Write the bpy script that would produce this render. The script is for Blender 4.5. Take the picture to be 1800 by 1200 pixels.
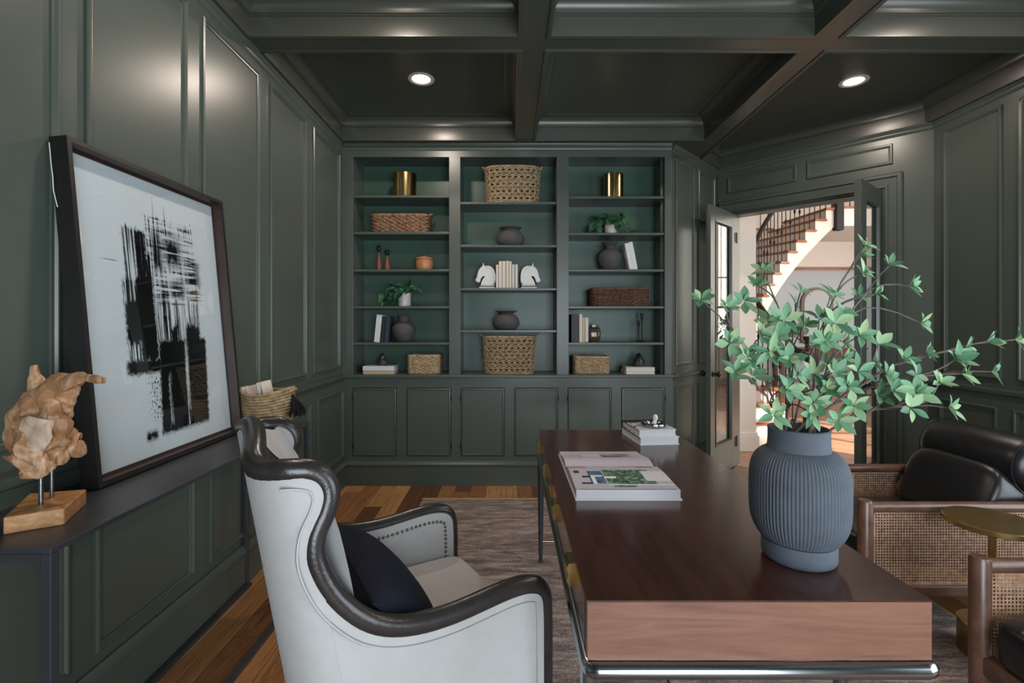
import bpy, bmesh, math, random
from mathutils import Vector, Matrix, Quaternion
random.seed(7)
for o in list(bpy.data.objects): bpy.data.objects.remove(o)
S = bpy.context.scene
C = S.collection
PI = math.pi
V = Vector
# ------------------------------------------------------------------ camera
F, CX, CY, H = 860.0, 895.0, 570.0, 1.365
cd = bpy.data.cameras.new('camera'); cam = bpy.data.objects.new('camera', cd); C.objects.link(cam)
cam.location = (0, 0, H); cam.rotation_euler = (PI/2, 0, 0)
cd.sensor_width = 36; cd.lens = F/1800*36
cd.shift_x = (900-CX)/1800; cd.shift_y = -(600-CY)/1800; cd.clip_start = .02
S.camera = cam
S.view_settings.view_transform = 'Standard'; S.view_settings.look = 'None'
S.view_settings.gamma = 1; S.view_settings.use_curve_mapping = False
S.view_settings.exposure = -0.1
# ------------------------------------------------------------------ daylight
w = bpy.data.worlds.new('sky'); S.world = w; w.use_nodes = True
bg = w.node_tree.nodes['Background']; bg.inputs[0].default_value = (.62, .76, 1, 1); bg.inputs[1].default_value = 1.0
def area(name, loc, direction, sx, sy, power, col):
    l = bpy.data.lights.new(name, 'AREA'); l.shape = 'RECTANGLE'; l.size = sx; l.size_y = sy
    l.energy = power; l.color = col
    o = bpy.data.objects.new(name, l); C.objects.link(o); o.location = loc
    o.rotation_euler = V(direction).to_track_quat('-Z', 'Y').to_euler(); return o
DAY = (.84, .94, 1.0)
area('window_daylight_right', (3.36, .55, 1.25), (-1, 0, 0), 2.3, 1.88, 100, DAY)
area('window_daylight_rear', (.95, -1.72, 1.15), (0, 1, 0), 1.9, 2.1, 165, DAY)
area('hall_window_daylight', (6.8, 3.2, 2.6), (-.1, 1, -.1), 3.4, 3.6, 300, (1, .95, .89))
area('hall_side_added_fill', (9.36, 7.6, 2.5), (-1, 0, 0), 2.4, 3.2, 140, (1, .88, .72))  # added fill from an invented window, brightens the door leaf and its glass
sp = bpy.data.lights.new('hall_sun', 'SPOT'); sp.energy = 26000; sp.color = (1, .88, .72); sp.spot_size = math.radians(9); sp.spot_blend = .05; sp.shadow_soft_size = .05
so = bpy.data.objects.new('hall_sun', sp); C.objects.link(so); so.location = (9.6, -1.6, 7.2)
so.rotation_euler = (V((4.1, 5.9, 0))-so.location).to_track_quat('-Z', 'Y').to_euler()

# ------------------------------------------------------------------ helpers
def px(x, y, Y): return V(((x-CX)/F*Y, Y, H-(y-CY)/F*Y))            # pixel at a known depth
def pz(x, y, Z): return px(x, y, F*(H-Z)/(y-CY))                     # pixel on a level plane
class MB:
    def __init__(s): s.v = []; s.f = []
    def add(s, vs, fs):
        n = len(s.v); s.v += [tuple(p) for p in vs]; s.f += [tuple(i+n for i in q) for q in fs]; return s
    def box(s, a, b, M=None):
        x0, y0, z0 = a; x1, y1, z1 = b
        vs = [V(p) for p in ((x0,y0,z0),(x1,y0,z0),(x1,y1,z0),(x0,y1,z0),(x0,y0,z1),(x1,y0,z1),(x1,y1,z1),(x0,y1,z1))]
        if M: vs = [M @ p for p in vs]
        return s.add(vs, [(3,2,1,0),(4,5,6,7),(0,1,5,4),(1,2,6,5),(2,3,7,6),(3,0,4,7)])
    def prism(s, poly, fn, a, b):
        n = len(poly); vs = [fn(p[0], p[1], a) for p in poly]+[fn(p[0], p[1], b) for p in poly]
        return s.add(vs, [tuple(range(n-1,-1,-1)), tuple(range(n,2*n))]+[(i,(i+1)%n,n+(i+1)%n,n+i) for i in range(n)])
    def lathe(s, prof, n=32, c=(0,0,0), rf=None, cap=True):
        c = V(c); vs = []
        for r, z in prof:
            for i in range(n):
                a = 2*PI*i/n; rr = r if rf is None else rf(r, z, a)
                vs.append(c+V((rr*math.cos(a), rr*math.sin(a), z)))
        m = len(prof); fs = [(j*n+i, j*n+(i+1)%n, (j+1)*n+(i+1)%n, (j+1)*n+i) for j in range(m-1) for i in range(n)]
        if cap: fs += [tuple(range(n-1,-1,-1)), tuple((m-1)*n+i for i in range(n))]
        return s.add(vs, fs)
    def tube(s, pts, r, n=8, closed=False, up=None, ry=None):
        pts = [V(p) for p in pts]; m = len(pts); rs = r if isinstance(r, (list, tuple)) else [r]*m
        vs = []; q = None
        for i, p in enumerate(pts):
            t = (pts[(i+1) % m]-pts[i-1]) if closed else (pts[min(i+1,m-1)]-pts[max(i-1,0)])
            t = t.normalized() if t.length > 1e-9 else V((0,0,1))
            if q is None:
                a = V(up) if up else (V((0,0,1)) if abs(t.z) < .9 else V((1,0,0)))
                q = (a-t*a.dot(t)).normalized()
            else: q = (q-t*q.dot(t)).normalized()
            b = t.cross(q)
            for k in range(n):
                an = 2*PI*k/n
                vs.append(p+q*math.cos(an)*rs[i]+b*math.sin(an)*(ry or 1)*rs[i])
        L = m if closed else m-1
        fs = [(i*n+k, i*n+(k+1)%n, ((i+1)%m)*n+(k+1)%n, ((i+1)%m)*n+k) for i in range(L) for k in range(n)]
        if not closed: fs += [tuple(range(n-1,-1,-1)), tuple((m-1)*n+k for k in range(n))]
        return s.add(vs, fs)
    def grid(s, fn, nu, nv, closed_u=False):
        vs = [fn(i/(nu if closed_u else nu-1), j/(nv-1)) for j in range(nv) for i in range(nu)]
        fs = [(j*nu+i, j*nu+(i+1)%nu, (j+1)*nu+(i+1)%nu, (j+1)*nu+i) for j in range(nv-1) for i in range(nu if closed_u else nu-1)]
        return s.add(vs, fs)
    def rings(s, ringpts, close_last=True):
        n = len(ringpts[0]); vs = [p for r in ringpts for p in r]; m = len(ringpts)
        fs = [(j*n+i, j*n+(i+1)%n, (j+1)*n+(i+1)%n, (j+1)*n+i) for j in range(m-1) for i in range(n)]
        if close_last: fs.append(tuple((m-1)*n+i for i in range(n)))
        return s.add(vs, fs)
    def mesh(s, name, mat, smooth=None, recalc=True):
        me = bpy.data.meshes.new(name); me.from_pydata(s.v, [], s.f)
        if recalc:
            bm = bmesh.new(); bm.from_mesh(me); bmesh.ops.recalc_face_normals(bm, faces=bm.faces); bm.to_mesh(me); bm.free()
        if mat: me.materials.append(mat)
        if smooth is not None:
            me.shade_smooth()
            if smooth < 180: me.set_sharp_from_angle(angle=math.radians(smooth))
        return me
WORLDSPACE = set()
def link(name, me, parent=None, bevel=0, seg=2, subsurf=0):
    o = bpy.data.objects.new(name, me); C.objects.link(o)
    if parent is not None:
        o.parent = parent
        if parent.name in WORLDSPACE: o.matrix_parent_inverse = parent.matrix_basis.inverted()
    if bevel:
        b = o.modifiers.new('bevel', 'BEVEL'); b.width = bevel; b.segments = seg; b.limit_method = 'ANGLE'; b.angle_limit = math.radians(40); b.harden_normals = False
    if subsurf:
        b = o.modifiers.new('smooth', 'SUBSURF'); b.levels = subsurf; b.render_levels = subsurf
    return o
def part(name, mb, mat, parent=None, smooth=None, bevel=0, subsurf=0, seg=2):
    return link(name, mb.mesh(name, mat, smooth), parent, bevel, seg, subsurf)
def tag(o, label=None, cat=None, group=None, kind=None):
    if label: o['label'] = label
    if cat: o['category'] = cat
    if group: o['group'] = group
    if kind: o['kind'] = kind
    return o
def thing(name, label, cat, loc=(0,0,0), rz=0, group=None, world=False):
    o = bpy.data.objects.new(name, None); C.objects.link(o); o.location = loc; o.rotation_euler = (0,0,rz)
    o.empty_display_size = .05
    tag(o, label, cat, group)
    if world: WORLDSPACE.add(o.name)
    return o
def copy_tree(o, parent=None):
    c = o.copy(); C.objects.link(c); c.parent = parent
    for ch in o.children: copy_tree(ch, c)
    return c
def struct(name, mb, mat, parent=None, smooth=None, bevel=0):
    o = part(name, mb, mat, parent, smooth, bevel)
    if parent is None: o['kind'] = 'structure'
    return o
class Fr:                                    # a wall's own frame: u along it, z up, d out of it into the room
    def __init__(s, o, u, n): s.o = V((*o,0)); s.u = V((*u,0)).normalized(); s.n = V((*n,0)).normalized()
    def p(s, u, z, d=0): return s.o+s.u*u+s.n*d+V((0,0,z))
    def box(s, mb, u0, u1, z0, z1, d0, d1):
        vs = [s.p(*q) for q in ((u0,z0,d0),(u1,z0,d0),(u1,z0,d1),(u0,z0,d1),(u0,z1,d0),(u1,z1,d0),(u1,z1,d1),(u0,z1,d1))]
        return mb.add(vs, [(3,2,1,0),(4,5,6,7),(0,1,5,4),(1,2,6,5),(2,3,7,6),(3,0,4,7)])
    def ring(s, mb, u0, u1, z0, z1, prof, fill=True):
        rs = [[s.p(u0+i,z0+i,d), s.p(u1-i,z0+i,d), s.p(u1-i,z1-i,d), s.p(u0+i,z1-i,d)] for i, d in prof]
        return mb.rings(rs, fill)
    def sweep(s, mb, u0, u1, prof):            # moulding profile (d,z) run along u
        n = len(prof); vs = [s.p(u0,z,d) for d,z in prof]+[s.p(u1,z,d) for d,z in prof]
        return mb.add(vs, [tuple(range(n)), tuple(range(2*n-1,n-1,-1))]+[(i,(i+1)%n,n+(i+1)%n,n+i) for i in range(n)])
def spline(pts, n=6, closed=False):
    pts = [V(p) for p in pts]; m = len(pts); out = []
    for i in range(m if closed else m-1):
        p1, p2 = pts[i], pts[(i+1) % m]
        p0 = pts[i-1] if (closed or i > 0) else p1*2-p2
        p3 = pts[(i+2) % m] if (closed or i < m-2) else p2*2-p1
        for k in range(n):
            t = k/n
            out.append(.5*((2*p1)+(p2-p0)*t+(2*p0-5*p1+4*p2-p3)*t*t+(3*p1-p0-3*p2+p3)*t**3))
    if not closed: out.append(pts[-1])
    return out
def arc(cx, cz, r, a0, a1, n=6): return [(cx+r*math.cos(math.radians(a0+(a1-a0)*i/n)), cz+r*math.sin(math.radians(a0+(a1-a0)*i/n))) for i in range(n+1)]

# ------------------------------------------------------------------ materials
def srgb(r, g, b):
    f = lambda c: (c/255/12.92 if c/255 <= .04045 else ((c/255+.055)/1.055)**2.4)
    return (f(r), f(g), f(b), 1)
class NT:
    def __init__(s, name):
        s.m = bpy.data.materials.new(name); s.m.use_nodes = True; s.t = s.m.node_tree; s.b = s.t.nodes['Principled BSDF']
    def n(s, typ, **kw):
        nd = s.t.nodes.new(typ)
        for k, v in kw.items(): setattr(nd, k, v)
        return nd
    def l(s, a, b): s.t.links.new(a, b)
    def math(s, op, a, b=None, c=None, clamp=False):
        nd = s.n('ShaderNodeMath', operation=op, use_clamp=clamp)
        for i, x in enumerate((a, b, c)):
            if x is None: continue
            if isinstance(x, (int, float)): nd.inputs[i].default_value = x
            else: s.l(x, nd.inputs[i])
        return nd.outputs[0]
    def coord(s, kind='Object', scale=(1,1,1), rand=False, rot=(0,0,0)):
        tc = s.n('ShaderNodeTexCoord'); mp = s.n('ShaderNodeMapping'); mp.inputs['Scale'].default_value = scale; mp.inputs['Rotation'].default_value = rot
        s.l(tc.outputs[kind], mp.inputs[0])
        if rand:
            oi = s.n('ShaderNodeObjectInfo'); k = s.math('MULTIPLY', oi.outputs['Random'], 37.0)
            cb = s.n('ShaderNodeCombineXYZ'); s.l(k, cb.inputs[0]); s.l(k, cb.inputs[1]); s.l(k, cb.inputs[2])
            s.l(cb.outputs[0], mp.inputs['Location'])
        return mp.outputs[0]
    def noise(s, vec, scale=5, detail=4, rough=.5, dist=0):
        nd = s.n('ShaderNodeTexNoise'); nd.inputs['Scale'].default_value = scale; nd.inputs['Detail'].default_value = detail
        nd.inputs['Roughness'].default_value = rough; nd.inputs['Distortion'].default_value = dist
        if vec is not None: s.l(vec, nd.inputs['Vector'])
        return nd.outputs['Fac']
    def ramp(s, fac, stops, interp='LINEAR'):
        nd = s.n('ShaderNodeValToRGB'); cr = nd.color_ramp; cr.interpolation = interp
        while len(cr.elements) < len(stops): cr.elements.new(.5)
        for e, (p, c) in zip(cr.elements, stops): e.position = p; e.color = c
        s.l(fac, nd.inputs[0]); return nd.outputs[0]
    def mix(s, fac, a, b, blend='MIX'):
        nd = s.n('ShaderNodeMix', data_type='RGBA', blend_type=blend)
        for i, x in ((0, fac), (6, a), (7, b)):
            if isinstance(x, (int, float)): nd.inputs[i].default_value = x
            elif isinstance(x, tuple): nd.inputs[i].default_value = x
            else: s.l(x, nd.inputs[i])
        return nd.outputs[2]
    def col(s, c):
        if isinstance(c, tuple): s.b.inputs['Base Color'].default_value = c
        else: s.l(c, s.b.inputs['Base Color'])
        return s
    def set(s, rough=.5, metal=0, spec=.5, coat=0, coat_rough=.1, sheen=0, trans=0, ior=None):
        b = s.b.inputs; b['Roughness'].default_value = rough; b['Metallic'].default_value = metal; b['Specular IOR Level'].default_value = spec
        b['Coat Weight'].default_value = coat; b['Coat Roughness'].default_value = coat_rough; b['Sheen Weight'].default_value = sheen
        b['Transmission Weight'].default_value = trans
        if ior: b['IOR'].default_value = ior
        return s
    def bump(s, h, strength=.3, dist=.01):
        nd = s.n('ShaderNodeBump'); nd.inputs['Strength'].default_value = strength; nd.inputs['Distance'].default_value = dist
        s.l(h, nd.inputs['Height']); s.l(nd.outputs[0], s.b.inputs['Normal']); return s
def plain(name, c, rough=.5, metal=0, spec=.5, var=0, vscale=8, bump=0, bscale=60, **kw):
    t = NT(name); t.set(rough, metal, spec, **kw)
    if var:
        n = t.noise(t.coord(), vscale, 4)
        lo = tuple(x*(1-var) for x in c[:3])+(1,); hi = tuple(min(1, x*(1+var)) for x in c[:3])+(1,)
        t.col(t.ramp(n, [(.3, lo), (.7, hi)]))
    else: t.col(c)
    if bump: t.bump(t.noise(t.coord(), bscale, 3), bump, .004)
    return t.m
GREEN = plain('green_paint', srgb(70, 78, 71), .33, var=.04, vscale=3, bump=.03, bscale=35)
GREENBOUNCE = plain('green_bounce_tint', srgb(58, 84, 71), .36)  # wall green made greener: bounced light put into the bookcase back's colour
GREENREFLECT = plain('green_floor_reflection', srgb(66, 68, 60), .30, bump=.03, bscale=35)  # wall green made browner: the warm floor's reflection put into the ceiling colour
WHITE = plain('white_paint', srgb(226, 220, 212), .45)
FARWALL = plain('blue_grey_wall', srgb(178, 188, 194), .6)
BLACKMETAL = plain('black_metal', srgb(46, 47, 52), .42, 0, .7, var=.12, vscale=20)
IRON = plain('iron', srgb(22, 20, 20), .5, .3)
STEEL = plain('polished_steel', srgb(150, 156, 160), .2, 1.0, var=.1, vscale=4)
BRASS = plain('brass', srgb(196, 172, 118), .2, 1.0, var=.08, vscale=15)
DULLBRASS = plain('aged_brass', srgb(176, 150, 98), .34, 1.0, var=.12, vscale=12)
LEATHER = plain('black_leather', srgb(24, 24, 26), .34, var=.2, vscale=6, bump=.12, bscale=220)
TRIMLEATHER = plain('dark_trim_leather', srgb(42, 39, 38), .27, var=.25, vscale=14, bump=.15, bscale=130)
LINEN = plain('linen', srgb(168, 166, 165), .85, var=.04, vscale=18, bump=.12, bscale=420, sheen=.15)
NAVY = plain('navy_velvet', srgb(15, 21, 34), .8, 0, .2, var=.15, vscale=10, bump=.1, bscale=90)
GOLDNAIL = plain('pewter_nail', srgb(120, 112, 104), .3, .9)
SLATE = plain('slate_ceramic', srgb(70, 77, 86), .75, var=.10, vscale=22, bump=.1, bscale=180)
CHARCOAL = plain('charcoal_clay', srgb(70, 68, 68), .8, var=.14, vscale=16, bump=.15, bscale=120)
CREAM = plain('book_cream', srgb(204, 192, 178), .7)
PAGE = plain('page_edges', srgb(200, 200, 200), .8, var=.06, vscale=120)
BOOKWHITE = plain('book_white', srgb(198, 200, 202), .5)
BOOKTAN = plain('book_tan', srgb(182, 160, 130), .6)
BOOKNAVY = plain('book_navy', srgb(34, 44, 62), .5)
BOOKBLACK = plain('book_black', srgb(22, 22, 24), .5)
PLASTER = plain('white_plaster', srgb(206, 208, 204), .6, var=.03)
POT = plain('white_pot', srgb(190, 188, 184), .55, var=.03)
STONE = plain('dark_stone', srgb(52, 54, 60), .25, var=.5, vscale=14)
CANISTER = plain('tan_ceramic', srgb(160, 112, 74), .35, var=.1, vscale=14)
AMBER = plain('amber_glass', srgb(74, 56, 34), .12, 0, .6, var=.2, vscale=5)
BLACKFRAME = plain('black_frame', srgb(24, 22, 22), .4, var=.1)
SOIL = plain('soil', srgb(48, 38, 30), .9, var=.3, vscale=60)
LENS = NT('lamp_lens'); LENS.b.inputs['Emission Color'].default_value = (1, .86, .76, 1); LENS.b.inputs['Emission Strength'].default_value = 14; LENS = LENS.m
BULB = NT('bulb'); BULB.b.inputs['Emission Color'].default_value = (1, .7, .6, 1); BULB.b.inputs['Emission Strength'].default_value = 20; BULB = BULB.m
LAMPTRIM = plain('lamp_trim', srgb(196, 186, 178), .4)
def wood(name, stops, rough=.4, scale=(1,1,1), ring=6, rand=False, coat=0, dist=1.5, bump=.05):
    t = NT(name); t.set(rough, coat=coat, coat_rough=.15)
    co = t.coord('Object', scale, rand)
    a = t.noise(co, ring, 6, .55, dist); b = t.noise(co, ring*7, 3, .6, .5)
    f = t.math('ADD', t.math('MULTIPLY', a, .75), t.math('MULTIPLY', b, .25))
    t.col(t.ramp(f, stops)); t.bump(b, bump, .002); return t.m
DESKTOP = wood('desk_top_wood', [(.3, srgb(46, 24, 20)), (.7, srgb(72, 40, 32))], .24, (7, .7, 1), 3, coat=.25)
DESKEND = wood('desk_end_wood', [(.25, srgb(90, 56, 42)), (.5, srgb(116, 78, 62)), (.75, srgb(130, 92, 74))], .42, (.8, 1, 8), 3, coat=.1)
WALNUT = wood('walnut', [(.3, srgb(70, 46, 36)), (.7, srgb(110, 76, 60))], .36, (2, 2, 2), 5, coat=.15)
TREAD = wood('stair_tread_wood', [(.3, srgb(130, 74, 44)), (.7, srgb(168, 104, 66))], .3, (1, 1, 1), 5)
DRIFT = wood('driftwood', [(.2, srgb(92, 58, 36)), (.48, srgb(160, 116, 80)), (.62, srgb(198, 164, 132)), (.8, srgb(206, 182, 158))], .6, (6, 6, 3.4), 2.2, dist=2.5, bump=.5)
SLABWOOD = wood('slab_wood', [(.25, srgb(132, 88, 50)), (.55, srgb(178, 130, 82)), (.8, srgb(204, 164, 116))], .5, (5, 5, 16), 2, dist=3)
TURNED = wood('turned_wood', [(.3, srgb(84, 48, 34)), (.7, srgb(128, 78, 56))], .35, (8, 8, 3), 4)
FRAMEWOOD = wood('frame_inner_wood', [(.3, srgb(36, 24, 20)), (.7, srgb(58, 38, 32))], .4, (4, 4, 4), 4)
# floor boards: every board its own tone through Object Info
t = NT('floor_board'); t.set(.3, coat=.2, coat_rough=.2)
oi = t.n('ShaderNodeObjectInfo')
tone = t.ramp(oi.outputs['Random'], [(0, srgb(104, 70, 44)), (.2, srgb(158, 112, 70)), (.42, srgb(186, 138, 88)), (.66, srgb(146, 100, 60)), (.84, srgb(196, 150, 100)), (.97, srgb(92, 60, 38))], 'CONSTANT')
co = t.coord('Object', (2.2, 1.6, 1), True)
g1 = t.noise(co, 2.2, 5, .6, 2.5); g2 = t.noise(t.coord('Object', (5, 1.1, 1), True), 3, 4, .6, .6)
gr = t.math('ADD', t.math('MULTIPLY', g1, .55), t.math('MULTIPLY', g2, .45))
t.col(t.mix(1.0, tone, t.ramp(gr, [(.34, (.34,.28,.24,1)), (.47, (.86,.84,.82,1)), (.6, (1.1,1.1,1.08,1)), (.75, (1.2,1.2,1.15,1))]), 'MULTIPLY')); t.bump(g2, .05, .002)
BOARD = t.m
t = NT('hall_floor'); t.set(.25, coat=.2)
bk = t.n('ShaderNodeTexBrick'); t.l(t.coord('Object', (1,1,1), rot=(0,0,.5)), bk.inputs['Vector'])
bk.inputs['Color1'].default_value = srgb(150, 104, 76); bk.inputs['Color2'].default_value = srgb(176, 132, 102); bk.inputs['Mortar'].default_value = srgb(96, 62, 44)
bk.inputs['Scale'].default_value = 1; bk.inputs['Brick Width'].default_value = 1.1; bk.inputs['Row Height'].default_value = .1; bk.inputs['Mortar Size'].default_value = .003
t.col(bk.outputs['Color']); HALLFLOOR = t.m
# rug
t = NT('rug_wool'); t.set(.95, sheen=.2)
a = t.noise(t.coord('Object', (1.2, 9, 1)), 3.2, 8, .72, .8); b = t.noise(t.coord('Object', (1,1,1)), 90, 3, .7); c2 = t.noise(t.coord('Object', (1, 2.2, 1)), 5.5, 5, .65, 1.2)
f = t.math('ADD', t.math('ADD', t.math('MULTIPLY', a, .5), t.math('MULTIPLY', b, .25)), t.math('MULTIPLY', c2, .25))
t.col(t.ramp(f, [(.40, srgb(54, 43, 41)), (.46, srgb(92, 76, 70)), (.52, srgb(134, 115, 105)), (.58, srgb(168, 150, 138))])); t.bump(b, .5, .006)
RUG = t.m
FRINGE = plain('rug_fringe', srgb(176, 142, 108), .9, var=.2, vscale=60)
# wicker
def wick(name, lo, hi): 
    t = NT(name); t.set(.65); n = t.noise(t.coord('Object', (1,1,1)), 38, 3, .6); t.col(t.ramp(n, [(.3, lo), (.7, hi)])); t.bump(t.noise(t.coord(), 260, 2), .3, .002); return t.m
WICKDARK = wick('dark_wicker', srgb(44, 29, 20), srgb(98, 66, 46))
WICKMID = wick('brown_wicker', srgb(78, 54, 38), srgb(150, 114, 82))
WICKLIGHT = wick('light_wicker', srgb(128, 104, 76), srgb(188, 164, 128))
ROPE = wick('sea_grass_rope', srgb(112, 90, 62), srgb(170, 146, 108))
CANE = wick('cane', srgb(136, 100, 76), srgb(190, 152, 124))
def leafmat(name, a, b, c):
    t = NT(name); t.set(.5, spec=.35); oi = t.n('ShaderNodeObjectInfo')
    base = t.ramp(oi.outputs['Random'], [(0, a), (.5, b), (1, c)])
    n = t.noise(t.coord('Object', (1,1,1), True), 40, 3)
    t.col(t.mix(1.0, base, t.ramp(n, [(.3, (.8,.85,.8,1)), (.7, (1.1,1.08,1.05,1))]), 'MULTIPLY'))
    t.b.inputs['Subsurface Weight'].default_value = 0
    tr = t.n('ShaderNodeBsdfTranslucent'); t.l(base, tr.inputs[0]); ms = t.n('ShaderNodeMixShader'); ms.inputs[0].default_value = .25
    out = t.t.nodes['Material Output']; t.l(t.b.outputs[0], ms.inputs[1]); t.l(tr.outputs[0], ms.inputs[2]); t.l(ms.outputs[0], out.inputs[0]); return t.m
LEAF = leafmat('branch_leaf', srgb(72, 120, 86), srgb(124, 170, 136), srgb(168, 192, 146))
POTHOS = leafmat('trailing_leaf', srgb(30, 66, 44), srgb(44, 92, 60), srgb(70, 120, 78))
STEM = plain('branch_bark', srgb(96, 84, 78), .7, var=.25, vscale=40)
PSTEM = plain('green_stem', srgb(84, 102, 70), .7)
def glass(name, rough=0.0):
    t = NT(name); g = t.n('ShaderNodeBsdfGlossy'); g.inputs['Roughness'].default_value = rough
    tr = t.n('ShaderNodeBsdfTransparent'); tr.inputs[0].default_value = (.96, .98, .97, 1)
    fr = t.n('ShaderNodeFresnel'); ge = t.n('ShaderNodeNewGeometry'); t.l(t.math('SUBTRACT', 1.5, t.math('MULTIPLY', ge.outputs['Backfacing'], 1.5-1/1.5)), fr.inputs[0]); ms = t.n('ShaderNodeMixShader')
    t.l(fr.outputs[0], ms.inputs[0]); t.l(tr.outputs[0], ms.inputs[1]); t.l(g.outputs[0], ms.inputs[2]); t.l(ms.outputs[0], t.t.nodes['Material Output'].inputs[0]); return t.m
GLASS = glass('pane_glass')
MIRROR = plain('mirror', srgb(200, 206, 210), .03, 1)
# ink painting on paper: strokes as soft boxes in the sheet's own coordinates, broken up by streaked noise
t = NT('ink_painting'); t.set(.25, spec=.35)
tc = t.n('ShaderNodeTexCoord'); sx = t.n('ShaderNodeSeparateXYZ'); t.l(tc.outputs['Object'], sx.inputs[0])
U0, V0 = sx.outputs[0], sx.outputs[1]                                # sheet: x 0..1 across, y 0..1 up
def n2(su, sv, scale=1, detail=4, rough=.6, off=0):
    mp = t.n('ShaderNodeMapping'); mp.inputs['Scale'].default_value = (su, sv, 1); mp.inputs['Location'].default_value = (off, off, 0)
    t.l(tc.outputs['Object'], mp.inputs[0]); return t.noise(mp.outputs[0], scale, detail, rough)
jit = t.math('MULTIPLY', t.math('SUBTRACT', n2(60, 60), .5), .035)
jit2 = t.math('MULTIPLY', t.math('SUBTRACT', n2(40, 5, off=3), .5), .10)
U = t.math('ADD', U0, jit); VV = t.math('ADD', t.math('ADD', V0, jit), jit2)
vs_ = n2(95, 2.6, off=1, detail=6); hs_ = n2(3, 80, off=5, detail=6); sp_ = n2(110, 90, off=9, detail=2)
def boxm(u0, u1, v0, v1, soft=.008, skew=0, vj=True):
    uu = t.math('ADD', U, t.math('MULTIPLY', t.math('SUBTRACT', V0, v0), skew)) if skew else U
    vvv = VV if vj else t.math('ADD', V0, jit)
    f = lambda x, a, b: t.math('MULTIPLY', t.math('DIVIDE', t.math('SUBTRACT', x, a-soft), 2*soft, clamp=True), t.math('DIVIDE', t.math('SUBTRACT', b+soft, x), 2*soft, clamp=True))
    return t.math('MULTIPLY', f(uu, u0, u1), f(vvv, v0, v1))
def dry(mask, nz, th): return t.math('MULTIPLY', mask, t.math('MULTIPLY', t.math('SUBTRACT', nz, th), 14, clamp=True))
def sub(a, b): return t.math('MULTIPLY', a, t.math('SUBTRACT', 1, b))
ink = None
lower = boxm(.425, .79, .07, .41, skew=-.09, vj=False)
lower = sub(lower, dry(boxm(.494, .508, .10, .28, skew=-.05), vs_, .47))
lower = sub(lower, dry(boxm(.622, .640, .09, .44, skew=-.07), vs_, .44))
mids = [lower, dry(boxm(.28, .42, .60, .80), vs_, .45), dry(boxm(.355, .425, .56, .80), vs_, .33), boxm(.335, .45, .34, .64), dry(boxm(.40, .455, .60, .72), vs_, .38),
        dry(boxm(.26, .35, .43, .62), vs_, .38), boxm(.262, .35, .40, .55), dry(boxm(.26, .42, .33, .43), vs_, .47), boxm(.245, .46, .295, .345, vj=False),
        dry(boxm(.45, .78, .39, .56), vs_, .475), boxm(.545, .60, .38, .46), boxm(.66, .775, .38, .46),
        dry(boxm(.43, .79, .54, .86), t.math('MULTIPLY', t.math('ADD', vs_, hs_), .5), .49),
        dry(boxm(.55, .67, .69, .80, .03), hs_, .36), dry(boxm(.57, .68, .57, .63, .02), hs_, .42), dry(boxm(.50, .55, .55, .62, .02), hs_, .42), dry(boxm(.46, .53, .66, .82, .02), vs_, .40),
        boxm(.785, .81, .62, .72, .02), dry(boxm(.70, .81, .54, .76, .03), hs_, .48), dry(boxm(.44, .60, .84, .93), vs_, .60), dry(boxm(.37, .45, .13, .30, .03), sp_, .53),
        boxm(.325, .395, .065, .095, vj=False), dry(boxm(.03, .28, .62, .83), n2(3, 60, off=12), .66)]
for m_ in mids: ink = m_ if ink is None else t.math('MAXIMUM', ink, m_)
t.col(t.mix(ink, srgb(200, 204, 212), srgb(12, 13, 15))); PAINTING = t.m
# ------------------------------------------------------------------ the room shell
XL, XR, YB, YR, ZW = -1.43, 3.22, 4.18, -1.6, 2.90
WL = Fr((XL, 0), (0, 1), (1, 0)); WR = Fr((XR, 0), (0, 1), (-1, 0)); WB = Fr((0, YR), (1, 0), (0, 1))
RT = Fr((1.385, YB), (1, 1), (1, -1)); RTL = .965                   # short return wall beside the bookcase
DR = Fr((2.07, 4.86), (1, -1), (-1, -1)); DRL = 1.62                # angled wall with the double doors
mb = MB().box((XL-.3, YR-.3, -.06), (XR+.3, .55, 0)).box((XL-.3, .55, -.06), (XR+.3, 6.0, -.013))
floor = struct('floor', mb, plain('subfloor', srgb(128, 84, 52), .5, var=.2, vscale=10))
# boards, laid along the depth of the room, every one a piece
cube = MB().box((-.5, -.5, -.5), (.5, .5, .5)).mesh('floor_board', BOARD)
def inside(x, y): return x < XR+.1 and x+y < 7.0 and y < x+2.95 if x > 1.3 else y < YB+.25
bw = .127; rr = random.Random(5); nb = 0
for i in range(int((XR-XL+.1)/bw)+1):
    x = XL-.03+bw*i; y = .55-rr.random()*.6
    while y < 4.95:
        L = rr.uniform(.45, 1.5); y1 = y+L
        ya = max(y, .55); xc = x+bw/2
        yb = min(y1, (YB+.02) if xc < 1.42 else min(xc+2.82, 6.98-xc))
        if yb-ya > .03 and (xc < -.55 or yb > 3.75 or xc > 1.95):
            o = link('plank', cube, floor); o.location = (xc, (ya+yb)/2, -.0065); o.scale = (bw-.0022, yb-ya-.0022, .013); nb += 1
        y = y1
mb = MB().box((-.5, .55, -.013), (1.9, 3.7, -.001)); struct('subfloor', mb, BOARD, floor)
BASEP = [(0, 0), (.022, 0), (.022, .15), (.016, .156), (.016, .165), (.028, .172), (.028, .182), (.014, .20), (.010, .212), (0, .212)]
RAILP = [(0, .885), (.010, .89), (.012, .90), (.026, .91), (.03, .922), (.03, .938), (.012, .945), (0, .945)]
CROWNP = [(0, 2.845), (.006, 2.85), (.012, 2.865), (.012, 2.873), (.028, 2.888), (.032, 2.9), (0, 2.9)]
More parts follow.
